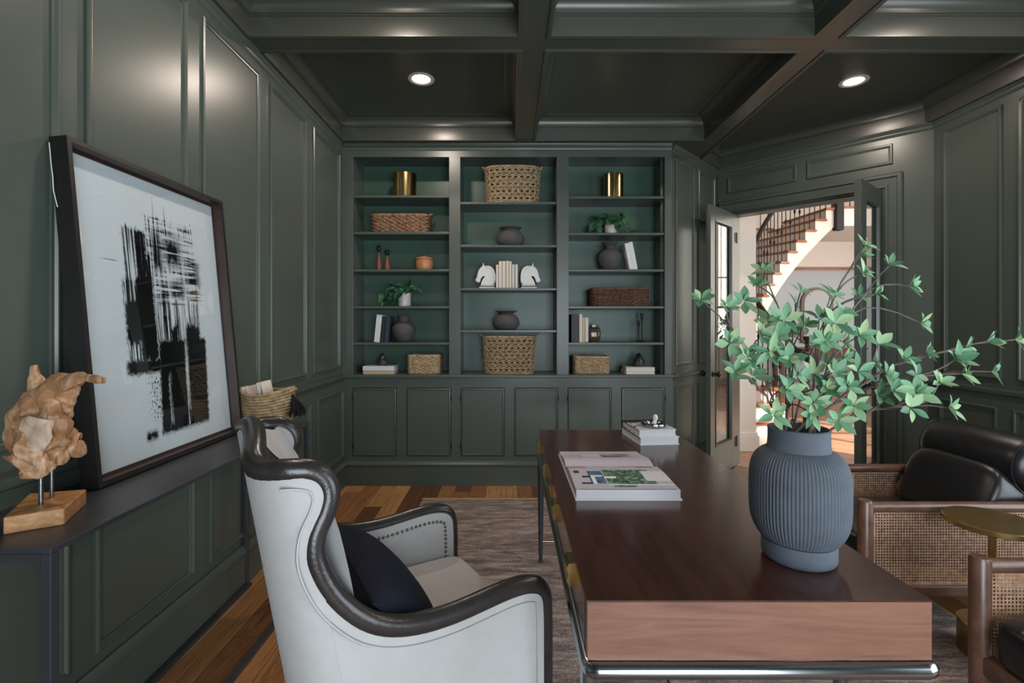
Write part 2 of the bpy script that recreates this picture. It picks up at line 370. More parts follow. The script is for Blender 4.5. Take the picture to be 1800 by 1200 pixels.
PANEL = [(0, 0), (0, .010), (.006, .015), (.014, .015), (.02, .008), (.027, .006), (.03, -.003)]
def panels(fr, wall, us, z0, z1, lo=None):
    for u0, u1 in us:
        if z1: m = MB(); fr.ring(m, u0, u1, z0, z1, PANEL); part('wall_panel', m, GREEN, wall, 30)
        if lo: m = MB(); fr.ring(m, u0, u1, lo[0], lo[1], [(i, d+WAINS) for i, d in PANEL]); part('wall_panel', m, GREEN, wall, 30)
WAINS = .03
def wallfit(fr, wall, u0, u1, wains=True, rail=True):
    m = MB(); fr.sweep(m, u0, u1, [(d+(WAINS if wains else 0), z) for d, z in BASEP]); part('baseboard', m, GREEN, wall, 30)
    if wains: m = MB(); fr.box(m, u0, u1, 0, .89, 0, WAINS); part('wainscot', m, GREEN, wall)
    if rail: m = MB(); fr.sweep(m, u0, u1, [(d+(WAINS-.012 if wains else 0) if d else 0, z) for d, z in RAILP]); part('chair_rail', m, GREEN, wall, 30)
    m = MB(); fr.sweep(m, u0, u1, CROWNP); part('crown_molding', m, GREEN, wall, 30)
m = MB(); WL.box(m, YR, YB+.3, 0, 3.2, -.12, 0); wl = struct('wall_left', m, GREEN)
wallfit(WL, wl, YR, YB)
LP = [(3.554, 4.115), (2.914, 3.434), (2.273, 2.794), (1.646, 2.168), (1.02, 1.55), (.39, .91), (-.24, .28), (-.87, -.35), (-1.5, -.98)]
panels(WL, wl, LP, 1.005, 2.80, (.255, .825))
# right wall with its window (behind the picture's edge), rear wall with two windows
W1 = (-.65, 1.75, .3, 2.2)
m = MB(); WR.box(m, YR, W1[0], 0, 3.2, -.12, 0); WR.box(m, W1[1], 3.80, 0, 3.2, -.12, 0); WR.box(m, W1[0], W1[1], 0, W1[2], -.12, 0); WR.box(m, W1[0], W1[1], W1[3], 3.2, -.12, 0)
wr = struct('wall_right', m, GREEN); wallfit(WR, wr, 1.86, 3.715)
panels(WR, wr, [(3.19, 3.62), (2.56, 3.09), (1.94, 2.46)], 1.005, 2.80, (.255, .825))
m = MB(); W2 = [(0, 1.9)]
for a, b in ((XL-.12, 0), (1.9, XR+.12)): WB.box(m, a, b, 0, 3.2, -.12, 0)
for a, b in W2: WB.box(m, a, b, 0, .1, -.12, 0); WB.box(m, a, b, 2.2, 3.2, -.12, 0)
wrear = struct('wall_rear', m, GREEN)
m = MB(); WB.sweep(m, XL, XR, BASEP); part('baseboard', m, GREEN, wrear, 30)
def window(name, fr, u0, u1, z0, z1):
    m = MB(); fr.ring(m, u0-.09, u1+.09, z0-.09, z1+.09, [(0, 0), (0, .02), (.02, .03), (.08, .022), (.09, .018), (.09, -.10), (.13, -.10), (.13, -.12)], False)
    o = struct(name, m, WHITE, None, 30)
    n = max(2, round((u1-u0)/.62))
    for i in range(1, n):
        u = u0+(u1-u0)*i/n; m = MB(); fr.box(m, u-.02, u+.02, z0, z1, -.11, -.075); part('mullion', m, WHITE, o)
    m = MB(); fr.box(m, u0, u1, (z0+z1)/2-.016, (z0+z1)/2+.016, -.108, -.08); part('meeting_rail', m, WHITE, o)
    m = MB(); fr.box(m, u0-.1, u1+.1, z0-.11, z0-.085, 0, .06); part('window_sill', m, WHITE, o, bevel=.004)
window('window_1', WR, *W1)
window('window_2', WB, 0, 1.9, .1, 2.2)
# return wall beside the bookcase
m = MB(); RT.box(m, 0, RTL, 0, 3.2, -.10, 0); wt = struct('wall_return', m, GREEN)
wallfit(RT, wt, .02, RTL, False)
WAINS = .0
panels(RT, wt, [(.07, .44), (.52, .89)], 1.005, 2.80, (.255, .825)); WAINS = .03
# wall of the double doors
D0, D1, DZ = .142, 1.318, 2.44
m = MB(); DR.box(m, 0, D0, 0, 3.2, -.14, 0); DR.box(m, D1, DRL+.05, 0, 3.2, -.14, 0); DR.box(m, D0, D1, DZ, 3.2, -.14, 0)
wd = struct('wall_door', m, GREEN)
m = MB(); DR.sweep(m, 0, DRL, CROWNP); part('crown_molding', m, GREEN, wd, 30)
for a, b in ((.10, .70), (.78, 1.38)): m = MB(); DR.ring(m, a, b, 2.64, 2.80, PANEL); part('frieze_panel', m, GREEN, wd, 30)
cas = [(0, 0), (0, .026), (.012, .034), (.03, .034), (.036, .022), (.085, .018), (.095, .028), (.108, .028), (.118, .012), (.125, .012), (.125, 0)]
def casing(fr, mb, u0, u1, z1, wd_, prof):
    rs = []
    for i, d in prof: rs.append([fr.p(u0-wd_+i, 0, d), fr.p(u0-wd_+i, z1+wd_-i, d), fr.p(u1+wd_-i, z1+wd_-i, d), fr.p(u1+wd_-i, 0, d)])
    vs = [p for r in rs for p in r]; n = 4
    mb.add(vs, [(j*n+i, j*n+i+1, (j+1)*n+i+1, (j+1)*n+i) for j in range(len(prof)-1) for i in range(3)])
m = MB(); casing(DR, m, D0, D1, DZ, .125, cas); tr = struct('trim_1', m, GREEN, None, 30)
m = MB(); DR.box(m, D0-.001, D0+.02, 0, DZ, -.14, .0); DR.box(m, D1-.02, D1+.001, 0, DZ, -.14, .0); DR.box(m, D0, D1, DZ-.02, DZ+.001, -.14, 0); part('door_jamb', m, GREEN, tr)
m = MB(); DR.box(m, D0-.13, D1+.13, 0, DZ+.13, -.15, -.141); hm = MB()
for a, b, c, d in ((D0-.12, D0, 0, DZ+.12), (D1, D1+.12, 0, DZ+.12), (D0, D1, DZ, DZ+.12)): DR.box(hm, a, b, c, d, -.165, -.14)
part('hall_casing', hm, WHITE, tr)
# glazed door leaves, both swung into the room
def leaf(name, hinge, dvec, knob_side, label):
    d = V((*dvec, 0)).normalized(); n = V((-d.y, d.x, 0)); L = .588; T = .022
    fr = Fr((hinge.x, hinge.y), (d.x, d.y), (n.x, n.y)); z0, z1 = .008, 2.425
    st = MB()
    for a, b, c, e in ((0, .11, z0, z1), (L-.11, L, z0, z1), (.11, L-.11, z0, .27), (.11, L-.11, z1-.13, z1)): fr.box(st, a, b, c, e, -T, T)
    o = part(name, st, GREEN, None, bevel=.002); tag(o, kind='structure')
    for s in (-1, 1):
        m = MB(); fr.ring(m, .105, L-.105, .265, z1-.125, [(0, s*T), (0, s*(T+.006)), (.012, s*(T+.004)), (.02, s*.006)], False); part('glazing_bead', m, GREEN, o)
    m = MB(); fr.box(m, .11, L-.11, .27, z1-.13, -.003, .003); part('pane', m, GLASS, o)
    for s in (-1, 1):
        base = fr.p(L-.055, .925, s*T); ax = fr.n*s
        k = MB(); prof = [(.0001, 0), (.026, 0), (.026, .006), (.011, .010), (.010, .03), (.02, .036), (.028, .048), (.026, .06), (.012, .067), (.0001, .068)]
        q = V((0,0,1)).rotation_difference(ax); k2 = MB().lathe(prof, 20, cap=False); k.add([base+q @ V(p) for p in k2.v], k2.f); part('knob', k, IRON, o, 40)
    for z in (.24, 1.25, 2.2):
        m = MB(); m.tube([fr.p(-.012, z-.05, T*knob_side), fr.p(-.012, z+.05, T*knob_side)], .009, 10); fr.box(m, -.012, .03, z-.045, z+.045, T*knob_side-.004, T*knob_side+.004); part('hinge', m, IRON, o)
    return o
leaf('door_1', DR.p(D0+.02, 0, .018), (-1, -1.0), 1, '')
leaf('door_2', DR.p(D1-.02, 0, .018), (-.47, -.40), -1, '')
# ------------------------------------------------------------------ coffered ceiling
ZB, ZC = 2.90, 3.08
cols = [(-1.385, .05), (.222, 1.625), (1.785, 3.175)]
rows = [(2.76, 4.07), (1.29, 2.60), (-.18, 1.13), (-1.55, -.34)]
m = MB().box((XL-.3, YR-.3, 3.2), (XR+.3, 5.3, 3.3)); ceil = struct('ceiling', m, GREENREFLECT)
def slab(x0, x1, y0, y1, nm='beam'): m = MB().box((x0, y0, ZB), (x1, y1, 3.2)); return part(nm, m, GREENREFLECT, ceil)
slab(XL-.05, cols[0][0], YR, 4.4); slab(.05, .222, YR, 4.07); slab(1.625, 1.785, YR, 4.62); slab(3.175, XR+.05, YR, 3.74)
slab(cols[0][0], 1.625, 4.07, 4.6)
for x0, x1 in cols:
    for k, (y0, y1) in enumerate(rows):
        ya = rows[k+1][1] if k+1 < len(rows) else YR-.05
        slab(x0, x1, ya, y0)
corner = [(1.785, 2.76), (3.175, 2.76), (3.175, 3.735), (2.085, 4.825), (1.785, 4.525)]
zf = lambda a, b, c: V((a, b, c))
for poly in ([(1.785, 4.525), (2.085, 4.825), (2.07, 5.05), (1.785, 4.75)], [(2.085, 4.825), (3.175, 3.735), (3.35, 3.735), (2.07, 5.05)]):
    part('beam', MB().prism(poly, zf, ZB, 3.2), GREENREFLECT, ceil)
def inset(poly, d):
    n = len(poly); out = []
    for i in range(n):
        p0, p1, p2 = V(poly[i-1]), V(poly[i]), V(poly[(i+1) % n])
        a = (p1-p0).normalized(); b = (p2-p1).normalized(); n1 = V((-a.y, a.x)); n2_ = V((-b.y, b.x))
        k = (n1+n2_).normalized(); out.append(p1+k*(d/max(.2, k.dot(n1))))
    return out
CO = [(-.022, ZB), (-.022, ZB-.006), (-.014, ZB-.009), (.002, ZB-.006), (.003, ZB), (.003, ZB+.098), (.010, ZB+.10), (.010, ZB+.107), (.018, ZB+.109)]
CO += [(.018+.062*(1-math.cos(math.radians(a))), ZB+.109+.063*math.sin(math.radians(a))) for a in (15, 30, 45, 60, 75, 90)]
CO += [(.086, ZB+.172), (.086, ZB+.176), (.094, ZC)]
coffers = []
for x0, x1 in cols:
    for k, (y0, y1) in enumerate(rows):
        poly = corner if (k == 0 and x0 > 1.7) else [(x0, y0), (x1, y0), (x1, y1), (x0, y1)]
        m = MB().rings([[V((p.x, p.y, z)) for p in inset(poly, d)] for d, z in CO]); part('coffer', m, GREENREFLECT, ceil, 30)
def downlight(x, y, label):
    t_ = thing('recessed_downlight', label, 'light', (x, y, ZC), 0, 'recessed ceiling downlights')
    part('trim_ring', MB().lathe([(.062, .004), (.092, .002), (.092, -.004), (.086, -.007), (.068, -.005), (.062, .0)], 40, cap=False), LAMPTRIM, t_, 40)
    part('lens', MB().lathe([(.0001, -.001), (.062, -.001)], 40, cap=False), LENS, t_)
    l = bpy.data.lights.new('downlight_lamp', 'AREA'); l.shape = 'DISK'; l.size = .12; l.energy = 16; l.color = (1, .83, .72)
    o = bpy.data.objects.new('downlight_lamp', l); C.objects.link(o); o.parent = t_; o.location = (0, 0, -.009)
downlight(-.615, 3.42, 'lit round recessed downlight in the coffer above the left bookcase bay')
downlight(2.43, 3.45, 'lit round recessed downlight in the coffer before the double doors')
downlight(-.65, 1.95, 'lit round recessed downlight in the nearer left coffer above the wingback chair'); downlight(2.48, 1.95, 'lit round recessed downlight in the nearer right coffer above the armchairs')
# ------------------------------------------------------------------ built-in bookcase and base cabinets
YK = 4.50
bays = [(-1.334, -.514), (-.417, .407), (.509, 1.329)]
ZT, ZL = 2.795, .935
def sz(y): return H-(y-CY)*YB/F
bc = thing('bookcase', 'built-in dark green bookcase of three open bays with painted shelves', 'bookcase', (0, YB, ZL), world=True)
part('back_panel', MB().box((XL, YK, ZL), (1.5, YK+.02, 2.9)), GREENBOUNCE, bc)
edges = [XL+.001]+[e for b in bays for e in b]+[1.388]
for i in range(0, len(edges), 2):
    m = MB().box((edges[i], YB, ZL), (edges[i+1], YK if i not in (6,) else YB+.02, ZT+.02)); part('stile', m, GREEN, bc, bevel=.002)
part('side_panel', MB().box((1.329, YB+.02, ZL), (1.35, YK, ZT+.02)), GREEN, bc)
part('top_rail', MB().box((XL+.001, YB-.001, ZT), (1.388, YB+.03, 2.9)), GREEN, bc)
part('top_panel', MB().box((XL+.001, YB+.03, ZT+.02), (1.35, YK, ZT+.04)), GREEN, bc)
m = MB(); fb = Fr((0, YB), (1, 0), (0, -1)); fb.sweep(m, XL, 1.386, CROWNP); part('crown_molding', m, GREEN, bc, 30)
shelf_y = [(344, 408.5, 474.5, 539.5, 603.5), (355.5, 431.5, 507.5, 581.5), (345.5, 410, 474.5, 539.5, 603.5)]
SH = []
for (x0, x1), ys in zip(bays, shelf_y):
    zs = []
    for y in ys:
        z = sz(y)+.008; zs.append(z)
        part('shelf', MB().box((x0-.001, YB+.012, z-.021), (x1+.001, YK, z)), GREEN, bc, bevel=.003)
    SH.append(zs+[ZL+.003])
cb = thing('base_cabinet', 'dark green base cabinet of six flush doors beneath the bookcase', 'cabinet', (0, YB, 0), world=True)
fc = Fr((0, YB-.02), (1, 0), (0, -1))
dx = [(620, 697), (715, 793), (810, 887), (904, 981), (998, 1075), (1092, 1169)]
k = (YB-.02)/F; dX = [((a-CX)*k, (b-CX)*k) for a, b in dx]; dz0, dz1 = H-231.5*k, H-111*k
m = MB(); e = [XL+.001]+[q for d in dX for q in d]+[1.39]
for i in range(0, len(e), 2): fc.box(m, e[i], e[i+1], 0, ZL-.02, -.02, 0)
for a, b in dX: fc.box(m, a, b, 0, dz0, -.02, 0); fc.box(m, a, b, dz1, ZL-.02, -.02, 0)
part('face_frame', m, GREEN, cb)
part('carcass', MB().box((XL+.001, YB+.022, .0), (1.38, YK, ZL-.02)), GREEN, cb)
m = MB(); fc.sweep(m, XL, 1.39, BASEP); part('baseboard', m, GREEN, cb, 30)
for i, (a, b) in enumerate(dX):
    m = MB(); g = .0055
    fc.ring(m, a+g, b-g, dz0+g, dz1-g, [(0, -.02), (0, .004), (.004, .006), (.010, .006), (.014, -.002)])
    d = part('cabinet_door', m, GREEN, cb, 30)
    u = a-.001 if i % 2 == 0 else b+.001
    for z in (dz0+.09, dz1-.09):
        m = MB().tube([fc.p(u, z-.022, .006), fc.p(u, z+.022, .006)], .0045, 8); part('hinge', m, IRON, d)
wt_ = part('worktop', MB().box((XL+.001, YB-.045, ZL-.022), (1.40, YK, ZL+.003)), GREEN, bevel=.005)
tag(wt_, 'dark green painted ledge running between the bookcase and base cabinets', 'worktop')
# ------------------------------------------------------------------ the hall beyond the doors
m = MB().prism([(1.9, 5.05), (2.2, 4.75), (3.3, 3.65), (3.4, 3.4), (9.4, 3.4), (9.4, 11.2), (1.9, 11.2)], zf, -.05, -.001); struct('floor_hall', m, HALLFLOOR)
m = MB().box((3.36, 3.4, 0), (3.46, 3.80, 5.2)); DR.box(m, D1+.12, 2.2, 0, 5.2, -.28, -.165); DR.box(m, -.3, D0-.12, 0, 5.2, -.28, -.165); DR.box(m, D0-.12, D1+.12, DZ+.12, 5.2, -.28, -.165); struct('wall_hall_near', m, WHITE)
m = MB().box((1.85, 4.9, 0), (1.95, 11.2, 5.2)); struct('wall_hall_left', m, WHITE)
m = MB().box((1.9, 11.1, 0), (9.4, 11.2, 2.62)); wf = struct('wall_hall_far', m, FARWALL)
m = MB().box((1.9, 11.09, 2.62), (9.4, 11.2, 5.2)); part('upper_wall', m, WHITE, wf)
m = MB().box((1.9, 11.05, 2.6), (9.4, 11.1, 2.66)); part('picture_rail', m, TREAD, wf)
hr = Fr((9.2, 0), (0, 1), (-1, 0)); m = MB()
for a, b, c, d in ((3.3, 6.4, 0, 5.2), (8.8, 11.2, 0, 5.2), (6.4, 8.8, 0, .9), (6.4, 8.8, 4.1, 5.2)): hr.box(m, a, b, c, d, -.1, 0)
struct('wall_hall_right', m, WHITE)
HW = (5.1, 8.5, .8, 4.4); hf = Fr((0, 3.45), (1, 0), (0, 1)); m = MB()
for a, b, c, d in ((3.4, HW[0], 0, 5.2), (HW[1], 9.4, 0, 5.2), (HW[0], HW[1], 0, HW[2]), (HW[0], HW[1], HW[3], 5.2)): hf.box(m, a, b, c, d, -.1, 0)
struct('wall_hall_front', m, WHITE)
window('window_3', hf, *HW); window('added_window', hr, 6.4, 8.8, .9, 4.1)  # the side-wall one is added, to shine in the door glass
m = MB().box((1.9, 3.3, 5.2), (9.4, 11.2, 5.3)); struct('ceiling_hall', m, WHITE)
# white pilaster by the stair foot
m = MB().box((1.96, 5.27, 0), (2.66, 5.55, 5.2)); pil = struct('wall_pilaster', m, WHITE)
m = MB().box((1.96, 5.245, 0), (2.685, 5.575, .17)).box((1.96, 5.255, .17), (2.675, 5.565, .2)); part('baseboard', m, WHITE, pil, bevel=.004)
# curved staircase
ST = thing('staircase', 'curved white staircase with wooden treads in the hall beyond the doors', 'staircase', (3.2, 6.0, 0), world=True)
NS, RISE = 18, .182
flare = {0: .34, 1: .28, 2: .2, 3: .12, 4: .05}
def sin_(k, off=0):
    a = PI/2*k/NS; i = int(k); fl = flare.get(i, 0)*(1-(k-i))+flare.get(i+1, 0)*(k-i)
    return V((5.4-(2.2+off)*math.cos(a)+fl, 5.95+(2.1+off)*math.sin(a), 0))
def sout(k): a = PI/2*k/NS; return V((5.4-3.25*math.cos(a), 5.95+3.2*math.sin(a), 0))
for i in range(NS):
    z = RISE*(i+1); a, b, c, d = sin_(i-.12), sout(i-.12), sout(i+1), sin_(i+1)
    e1 = (a-b).normalized()*.035
    up = lambda p, zz: V((p.x, p.y, zz))
    vs = [up(a+e1, z-.035), up(b, z-.035), up(c, z-.035), up(d+e1, z-.035), up(a+e1, z), up(b, z), up(c, z), up(d+e1, z)]
    part('tread', MB().add(vs, [(3,2,1,0),(4,5,6,7),(0,1,5,4),(1,2,6,5),(2,3,7,6),(3,0,4,7)]), TREAD, ST, bevel=.006)
    a, b = sin_(i), sout(i); c, d = sout(i+.06), sin_(i+.06); z0 = max(0, z-.035-RISE+.0)
    vs = [up(a, z0), up(b, z0), up(c, z0), up(d, z0), up(a, z-.035), up(b, z-.035), up(c, z-.035), up(d, z-.035)]
    part('riser', MB().add(vs, [(3,2,1,0),(4,5,6,7),(0,1,5,4),(1,2,6,5),(2,3,7,6),(3,0,4,7)]), WHITE, ST)
m = MB(); vs = []; fs = []
for i in range(NS):                      # stepped inner stringer face
    for q in (i, i+1):
        p = sin_(q); zt = RISE*(i+1)-.03; zb = max(0, RISE*q-.25)
        vs += [up(p, zb), up(p, zt)]
    n = len(vs); fs.append((n-4, n-2, n-1, n-3))
m.add(vs, fs); part('stringer', m, WHITE, ST)
m = MB(); vs = []; fs = []
for i in range(0, NS*2+1):
    q = i/2; zb = max(0, RISE*q-.25); vs += [up(sin_(q), zb), up(sout(q), zb)]
fs = [(2*i, 2*i+1, 2*i+3, 2*i+2) for i in range(NS*2)]
m.add(vs, fs); part('soffit', m, WHITE, ST, 60)
zl = RISE*NS+.03
part('landing', MB().box((5.35, 8.05, zl-.32), (9.15, 9.6, zl-.035)), WHITE, ST)
part('landing_nosing', MB().box((5.33, 8.02, zl-.035), (9.15, 9.6, zl)), TREAD, ST, bevel=.005)
part('far_landing', MB().box((2.0, 9.9, zl-.3), (5.35, 11.05, zl)), WHITE, ST)
part('far_landing_nosing', MB().box((2.0, 9.87, zl-.04), (5.36, 9.95, zl+.004)), TREAD, ST)
BL = thing('stair_railing', 'black iron balusters and dark handrail following the curved staircase', 'railing', (3.3, 6.1, .18), world=True)
balm = MB().tube([(0,0,0), (0,0,.96)], .0085, 6); balm.tube([(0,0,.44), (0,0,.46), (0,0,.48), (0,0,.50), (0,0,.52)], [.009, .016, .02, .016, .009], 8).box((-.016,-.016,0), (.016,.016,.02))
balme = balm.mesh('baluster', IRON, 40)
for i in range(NS):
    for f in (.2, .72):
        p = sin_(i+f, .06); o = link('baluster', balme, BL); o.location = (p.x, p.y, RISE*(i+1)-.002+(.0 if f < .5 else 0)); 
        o.scale = (1, 1, 1.0 if f < .5 else 1.0)
for i in range(26):
    o = link('baluster', balme, BL); o.location = (5.5+.14*i, 8.1, zl)
for i in range(22):
    o = link('baluster', balme, BL); o.location = (2.1+.15*i, 9.93, zl)
rail = [sin_(k*.5, .06)+V((0, 0, RISE*(k*.5)+1.06)) for k in range(0, NS*2+1)]
start = rail[0]; rail = [start+V((.16, -.03, -.07)), start+V((.10, -.07, -.05)), start+V((.03, -.05, -.02))]+rail+[V((5.6, 8.1, zl+.98)), V((9.1, 8.1, zl+.98))]
part('handrail', MB().tube(spline(rail, 2), .034, 10), IRON, BL, 50)
part('handrail', MB().tube([(2.0, 9.93, zl+.98), (5.3, 9.93, zl+.98)], .034, 10), IRON, BL, 50)
part('newel_post', MB().box((5.34, 7.97, zl-.40), (5.46, 8.09, zl+1.05)), IRON, BL, bevel=.006)
p = sin_(0, .05)
part('newel_post', MB().lathe([(.05, 0), (.05, .12), (.03, .16), (.025, .5), (.04, .54), (.026, .6), (.026, .98), (.045, 1.0), (.045, 1.04)], 16, (p.x+.1, p.y-.06, .182)), IRON, BL, 40)
# far furniture seen between the leaves
mr = thing('arched_mirror', 'tall arched brown-framed mirror on the pale blue-grey hall wall', 'mirror', (6.95, 11.04, .95), world=True)
def archp(w_, h_): return [(-w_, 0), (w_, 0)]+[(w_*math.cos(a), h_-w_+w_*math.sin(a)) for a in [PI*i/14 for i in range(15)]]
part('frame', MB().prism(archp(.36, 1.25), lambda a, b, c: V((6.95+a, c, .95+b)), 11.03, 11.085), WALNUT, mr)
part('mirror_glass', MB().prism([(a, b+.05) for a, b in archp(.30, 1.14)], lambda a, b, c: V((6.95+a, c, .95+b)), 11.02, 11.031), FARWALL, mr)
ct = thing('hall_console', 'dark wooden console table under the arched mirror in the hall', 'table', (6.8, 10.8, 0), world=True)
part('tabletop', MB().box((5.9, 10.62, .82), (7.8, 11.04, .86)), WALNUT, ct, bevel=.004)
part('apron', MB().box((5.95, 10.66, .66), (7.75, 11.0, .82)), WALNUT, ct)
part('lower_shelf', MB().box((5.95, 10.66, .2), (7.75, 11.0, .23)), WALNUT, ct)
for x in (5.95, 7.69):
    for y in (10.66, 10.94): part('leg', MB().box((x, y, 0), (x+.06, y+.06, .66)), WALNUT, ct)
sb = thing('white_sideboard', 'white panelled sideboard standing in the hall, mirrored in the door glass', 'sideboard', (8.9, 7.6, 0), world=True)
part('body', MB().box((8.75, 6.9, .08), (9.12, 8.5, .86)), WHITE, sb, bevel=.004); part('top', MB().box((8.72, 6.86, .86), (9.14, 8.54, .89)), WHITE, sb, bevel=.004)
part('plinth', MB().box((8.8, 6.95, 0), (9.1, 8.45, .08)), WHITE, sb)
for y in (7.4, 7.92, 8.44): part('door', MB().box((8.735, y-.46, .12), (8.75, y, .82)), WHITE, sb, bevel=.003)
ch = thing('chandelier', 'small chandelier with glowing pink-white bulbs hanging in the hall', 'chandelier', (7.0, 6.7, 1.73), world=True)
HX, HY, HZ = 7.0, 6.7, 1.70
part('hoop', MB().tube([V((HX+.3*math.cos(2*PI*i/28), HY+.3*math.sin(2*PI*i/28), HZ)) for i in range(28)], .012, 6, True), BRASS, ch, 50)
part('rod', MB().tube([(HX, HY, HZ), (HX, HY, 5.2)], .008, 6).tube([(HX-.3, HY, HZ), (HX+.3, HY, HZ)], .008, 6).tube([(HX, HY-.3, HZ), (HX, HY+.3, HZ)], .008, 6), BRASS, ch)
for i in range(8):
    a = 2*PI*i/8; part('bulb', MB().lathe([(.0001, 0), (.014, .01), (.018, .04), (.008, .08), (.0001, .09)], 10, (HX+.3*math.cos(a), HY+.3*math.sin(a), HZ+.015), cap=False), BULB, ch, 60)
# ------------------------------------------------------------------ leaf and plant helpers
def leafmesh(name, mat, L=1, W=.42, fold=.12, curl=.18, heart=False):
    m = MB(); n = 7
    for j in range(n):
        s = j/(n-1)
        wd_ = W*.5*(math.sin(PI*min(1, s**1.05))**.95 if not heart else (math.sin(PI*s**.62)**.8))
        if j in (0, n-1): wd_ = .012
        zc = -curl*s*s
        for q in (-1, -.5, 0, .5, 1): m.v.append((s*L, q*wd_, (zc+fold*abs(q)*wd_*2)*L))
    for j in range(n-1):
        for q in range(4): m.f.append((j*5+q, j*5+q+1, (j+1)*5+q+1, (j+1)*5+q))
    return m.mesh(name, mat, 180, False)
LM = [leafmesh('leaf', LEAF, 1, .47, .12, .10), leafmesh('leaf', LEAF, 1, .42, .18, .30), leafmesh('leaf', LEAF, 1, .52, .10, .02)]
PM = [leafmesh('leaf', POTHOS, 1, .7, .18, .25, True), leafmesh('leaf', POTHOS, 1, .62, .25, .4, True)]
def put_leaf(me, parent, p, d, normal, size):
    d = V(d).normalized(); nrm = V(normal); nrm = (nrm-d*nrm.dot(d)); nrm = nrm.normalized() if nrm.length > 1e-4 else V((0,0,1)); s = nrm.cross(d)
    M = Matrix((d, s, nrm)).transposed().to_4x4(); M.translation = p
    o = bpy.data.objects.new('leaf', me); C.objects.link(o); o.parent = parent
    o.matrix_basis = M @ Matrix.Diagonal((size, size, size, 1)); return o
sh = thing('potted_shrub', 'bushy green shrub in a pale pot on the hall sideboard', 'plant', (8.93, 7.7, .89))
part('pot', MB().lathe([(.0001, 0), (.10, .001), (.13, .16), (.12, .16), (.0001, .14)], 24, cap=False), POT, sh, 40)
Rs = random.Random(21); m = MB()
for i in range(9): m.tube([(0, 0, .12), (.16*math.cos(i*.7)*Rs.random(), .16*math.sin(i*.7)*Rs.random(), .42)], .006, 5)
part('stems', m, STEM, sh)
for i in range(90):
    d = V((Rs.gauss(0, 1), Rs.gauss(0, 1), Rs.gauss(0, 1))).normalized(); p = V((0, 0, .40))+d*Rs.uniform(.1, .26); put_leaf(PM[i % 2], sh, p, d+V((0, 0, .3)), V((0, 0, 1)), Rs.uniform(.09, .14))
# ------------------------------------------------------------------ woven baskets
def sup(a, b, e, th):
    c, s = math.cos(th), math.sin(th)
    return V((a*math.copysign(abs(c)**(2/e), c), b*math.copysign(abs(s)**(2/e), s), 0))
def peri(a, b, e, n):                      # evenly spaced points round a superellipse
    fine = [sup(a, b, e, 2*PI*i/720) for i in range(720)]; cum = [0]
    for i in range(720): cum.append(cum[-1]+(fine[(i+1) % 720]-fine[i]).length)
    out = []; j = 0
    for i in range(n):
        t_ = cum[-1]*i/n
        while cum[j+1] < t_: j += 1
        f = (t_-cum[j])/(cum[j+1]-cum[j]); out.append(fine[j].lerp(fine[(j+1) % 720], f))
    return out
def basket(name, label, loc, a, b, h, e, rows, waves, sr, mat, taper=.92, handles=False, open_weave=False, group=None, rz=0):
    t_ = thing(name, label, 'basket', loc, rz, group)
    n = waves*(4 if not open_weave else 6); base = peri(1, b/a, e, n); m = MB()
    for k in range(rows):
        z = sr+(h-2*sr)*k/(rows-1); s = a*(taper+(1-taper)*z/h)
        for ph in (0, 1) if open_weave else (0,):
            pts = []
            for i, p in enumerate(base):
                x = 2*PI*(i/n)*waves
                if open_weave:
                    dz = .48*h/rows*(1 if ph else -1)*math.cos(x/2+(k % 2)*PI/2)+random.uniform(-.0015, .0015); dr = sr*.7*math.sin(x/2+ph*PI)
                else: dz = random.uniform(-1, 1)*sr*.25; dr = sr*.8*math.cos(x+k*PI)
                d = p.normalized(); q = p*s+d*dr; pts.append(V((q.x, q.y, min(h-sr*.5, max(sr*.9, z+dz)))))
            m.tube(pts, sr, 5, True)
    part('weave', m, mat, t_, 60)
    m = MB(); m.rings([[p*a*taper*.955+V((0,0,.004)) for p in base], [p*a*.955+V((0,0,h*.97)) for p in base]], False)
    if open_weave: m = MB()
    m.add([p*a*taper*.955+V((0,0,.004)) for p in base], [tuple(range(n))]); part('base' if open_weave else 'liner', m, mat, t_, 60)
    m = MB()
    for i in range(0, n, 6 if open_weave else 4):
        p = base[i]; m.tube([p*a*taper*.975+V((0,0,.002)), p*a*.975+V((0,0,h))], sr*.8, 5)
    part('stake', m, mat, t_); 
    m = MB(); m.tube([p*a*1.0+V((0,0,h)) for p in base], sr*1.35, 6, True); part('rim', m, mat, t_, 60)
    if handles:
        for s in (-1, 1):
            pts = [V((s*(a*.99+.028*math.sin(PI*i/8)), -.045*math.cos(PI*i/8), h-.004+.03*math.sin(PI*i/8))) for i in range(9)]
            part('handle', MB().tube(pts, sr*1.3, 6), mat, t_, 60)
    return t_
def lathed(name, label, cat, loc, prof, mat, n=40, rf=None, group=None, smooth=40):
    o = part(name, MB().lathe(prof, n, (0,0,0), rf, cap=False), mat, None, smooth); o.location = loc; tag(o, label, cat, group); return o
def book(label, t_, h, d, cover, M, pages_out=False, group=None, name='book'):
    o = thing(name, label, 'book', M.translation, 0, group); o.rotation_euler = M.to_euler()
    b = .0035 if t_ > .016 else .002; s = -1 if pages_out else 1
    y0, y1 = (0, d) if s == 1 else (d, 0)
    cv = MB().box((-t_/2, 0, 0), (-t_/2+b, d, h)).box((t_/2-b, 0, 0), (t_/2, d, h))
    if s == 1: cv.box((-t_/2+b, 0, 0), (t_/2-b, b, h))
    else: cv.box((-t_/2+b, d-b, 0), (t_/2-b, d, h))
    part('cover', cv, cover, o)
    part('pages', MB().box((-t_/2+b, b if s == 1 else .005, .004), (t_/2-b, d-.005 if s == 1 else d-b, h-.004)), PAGE, o)
    return o
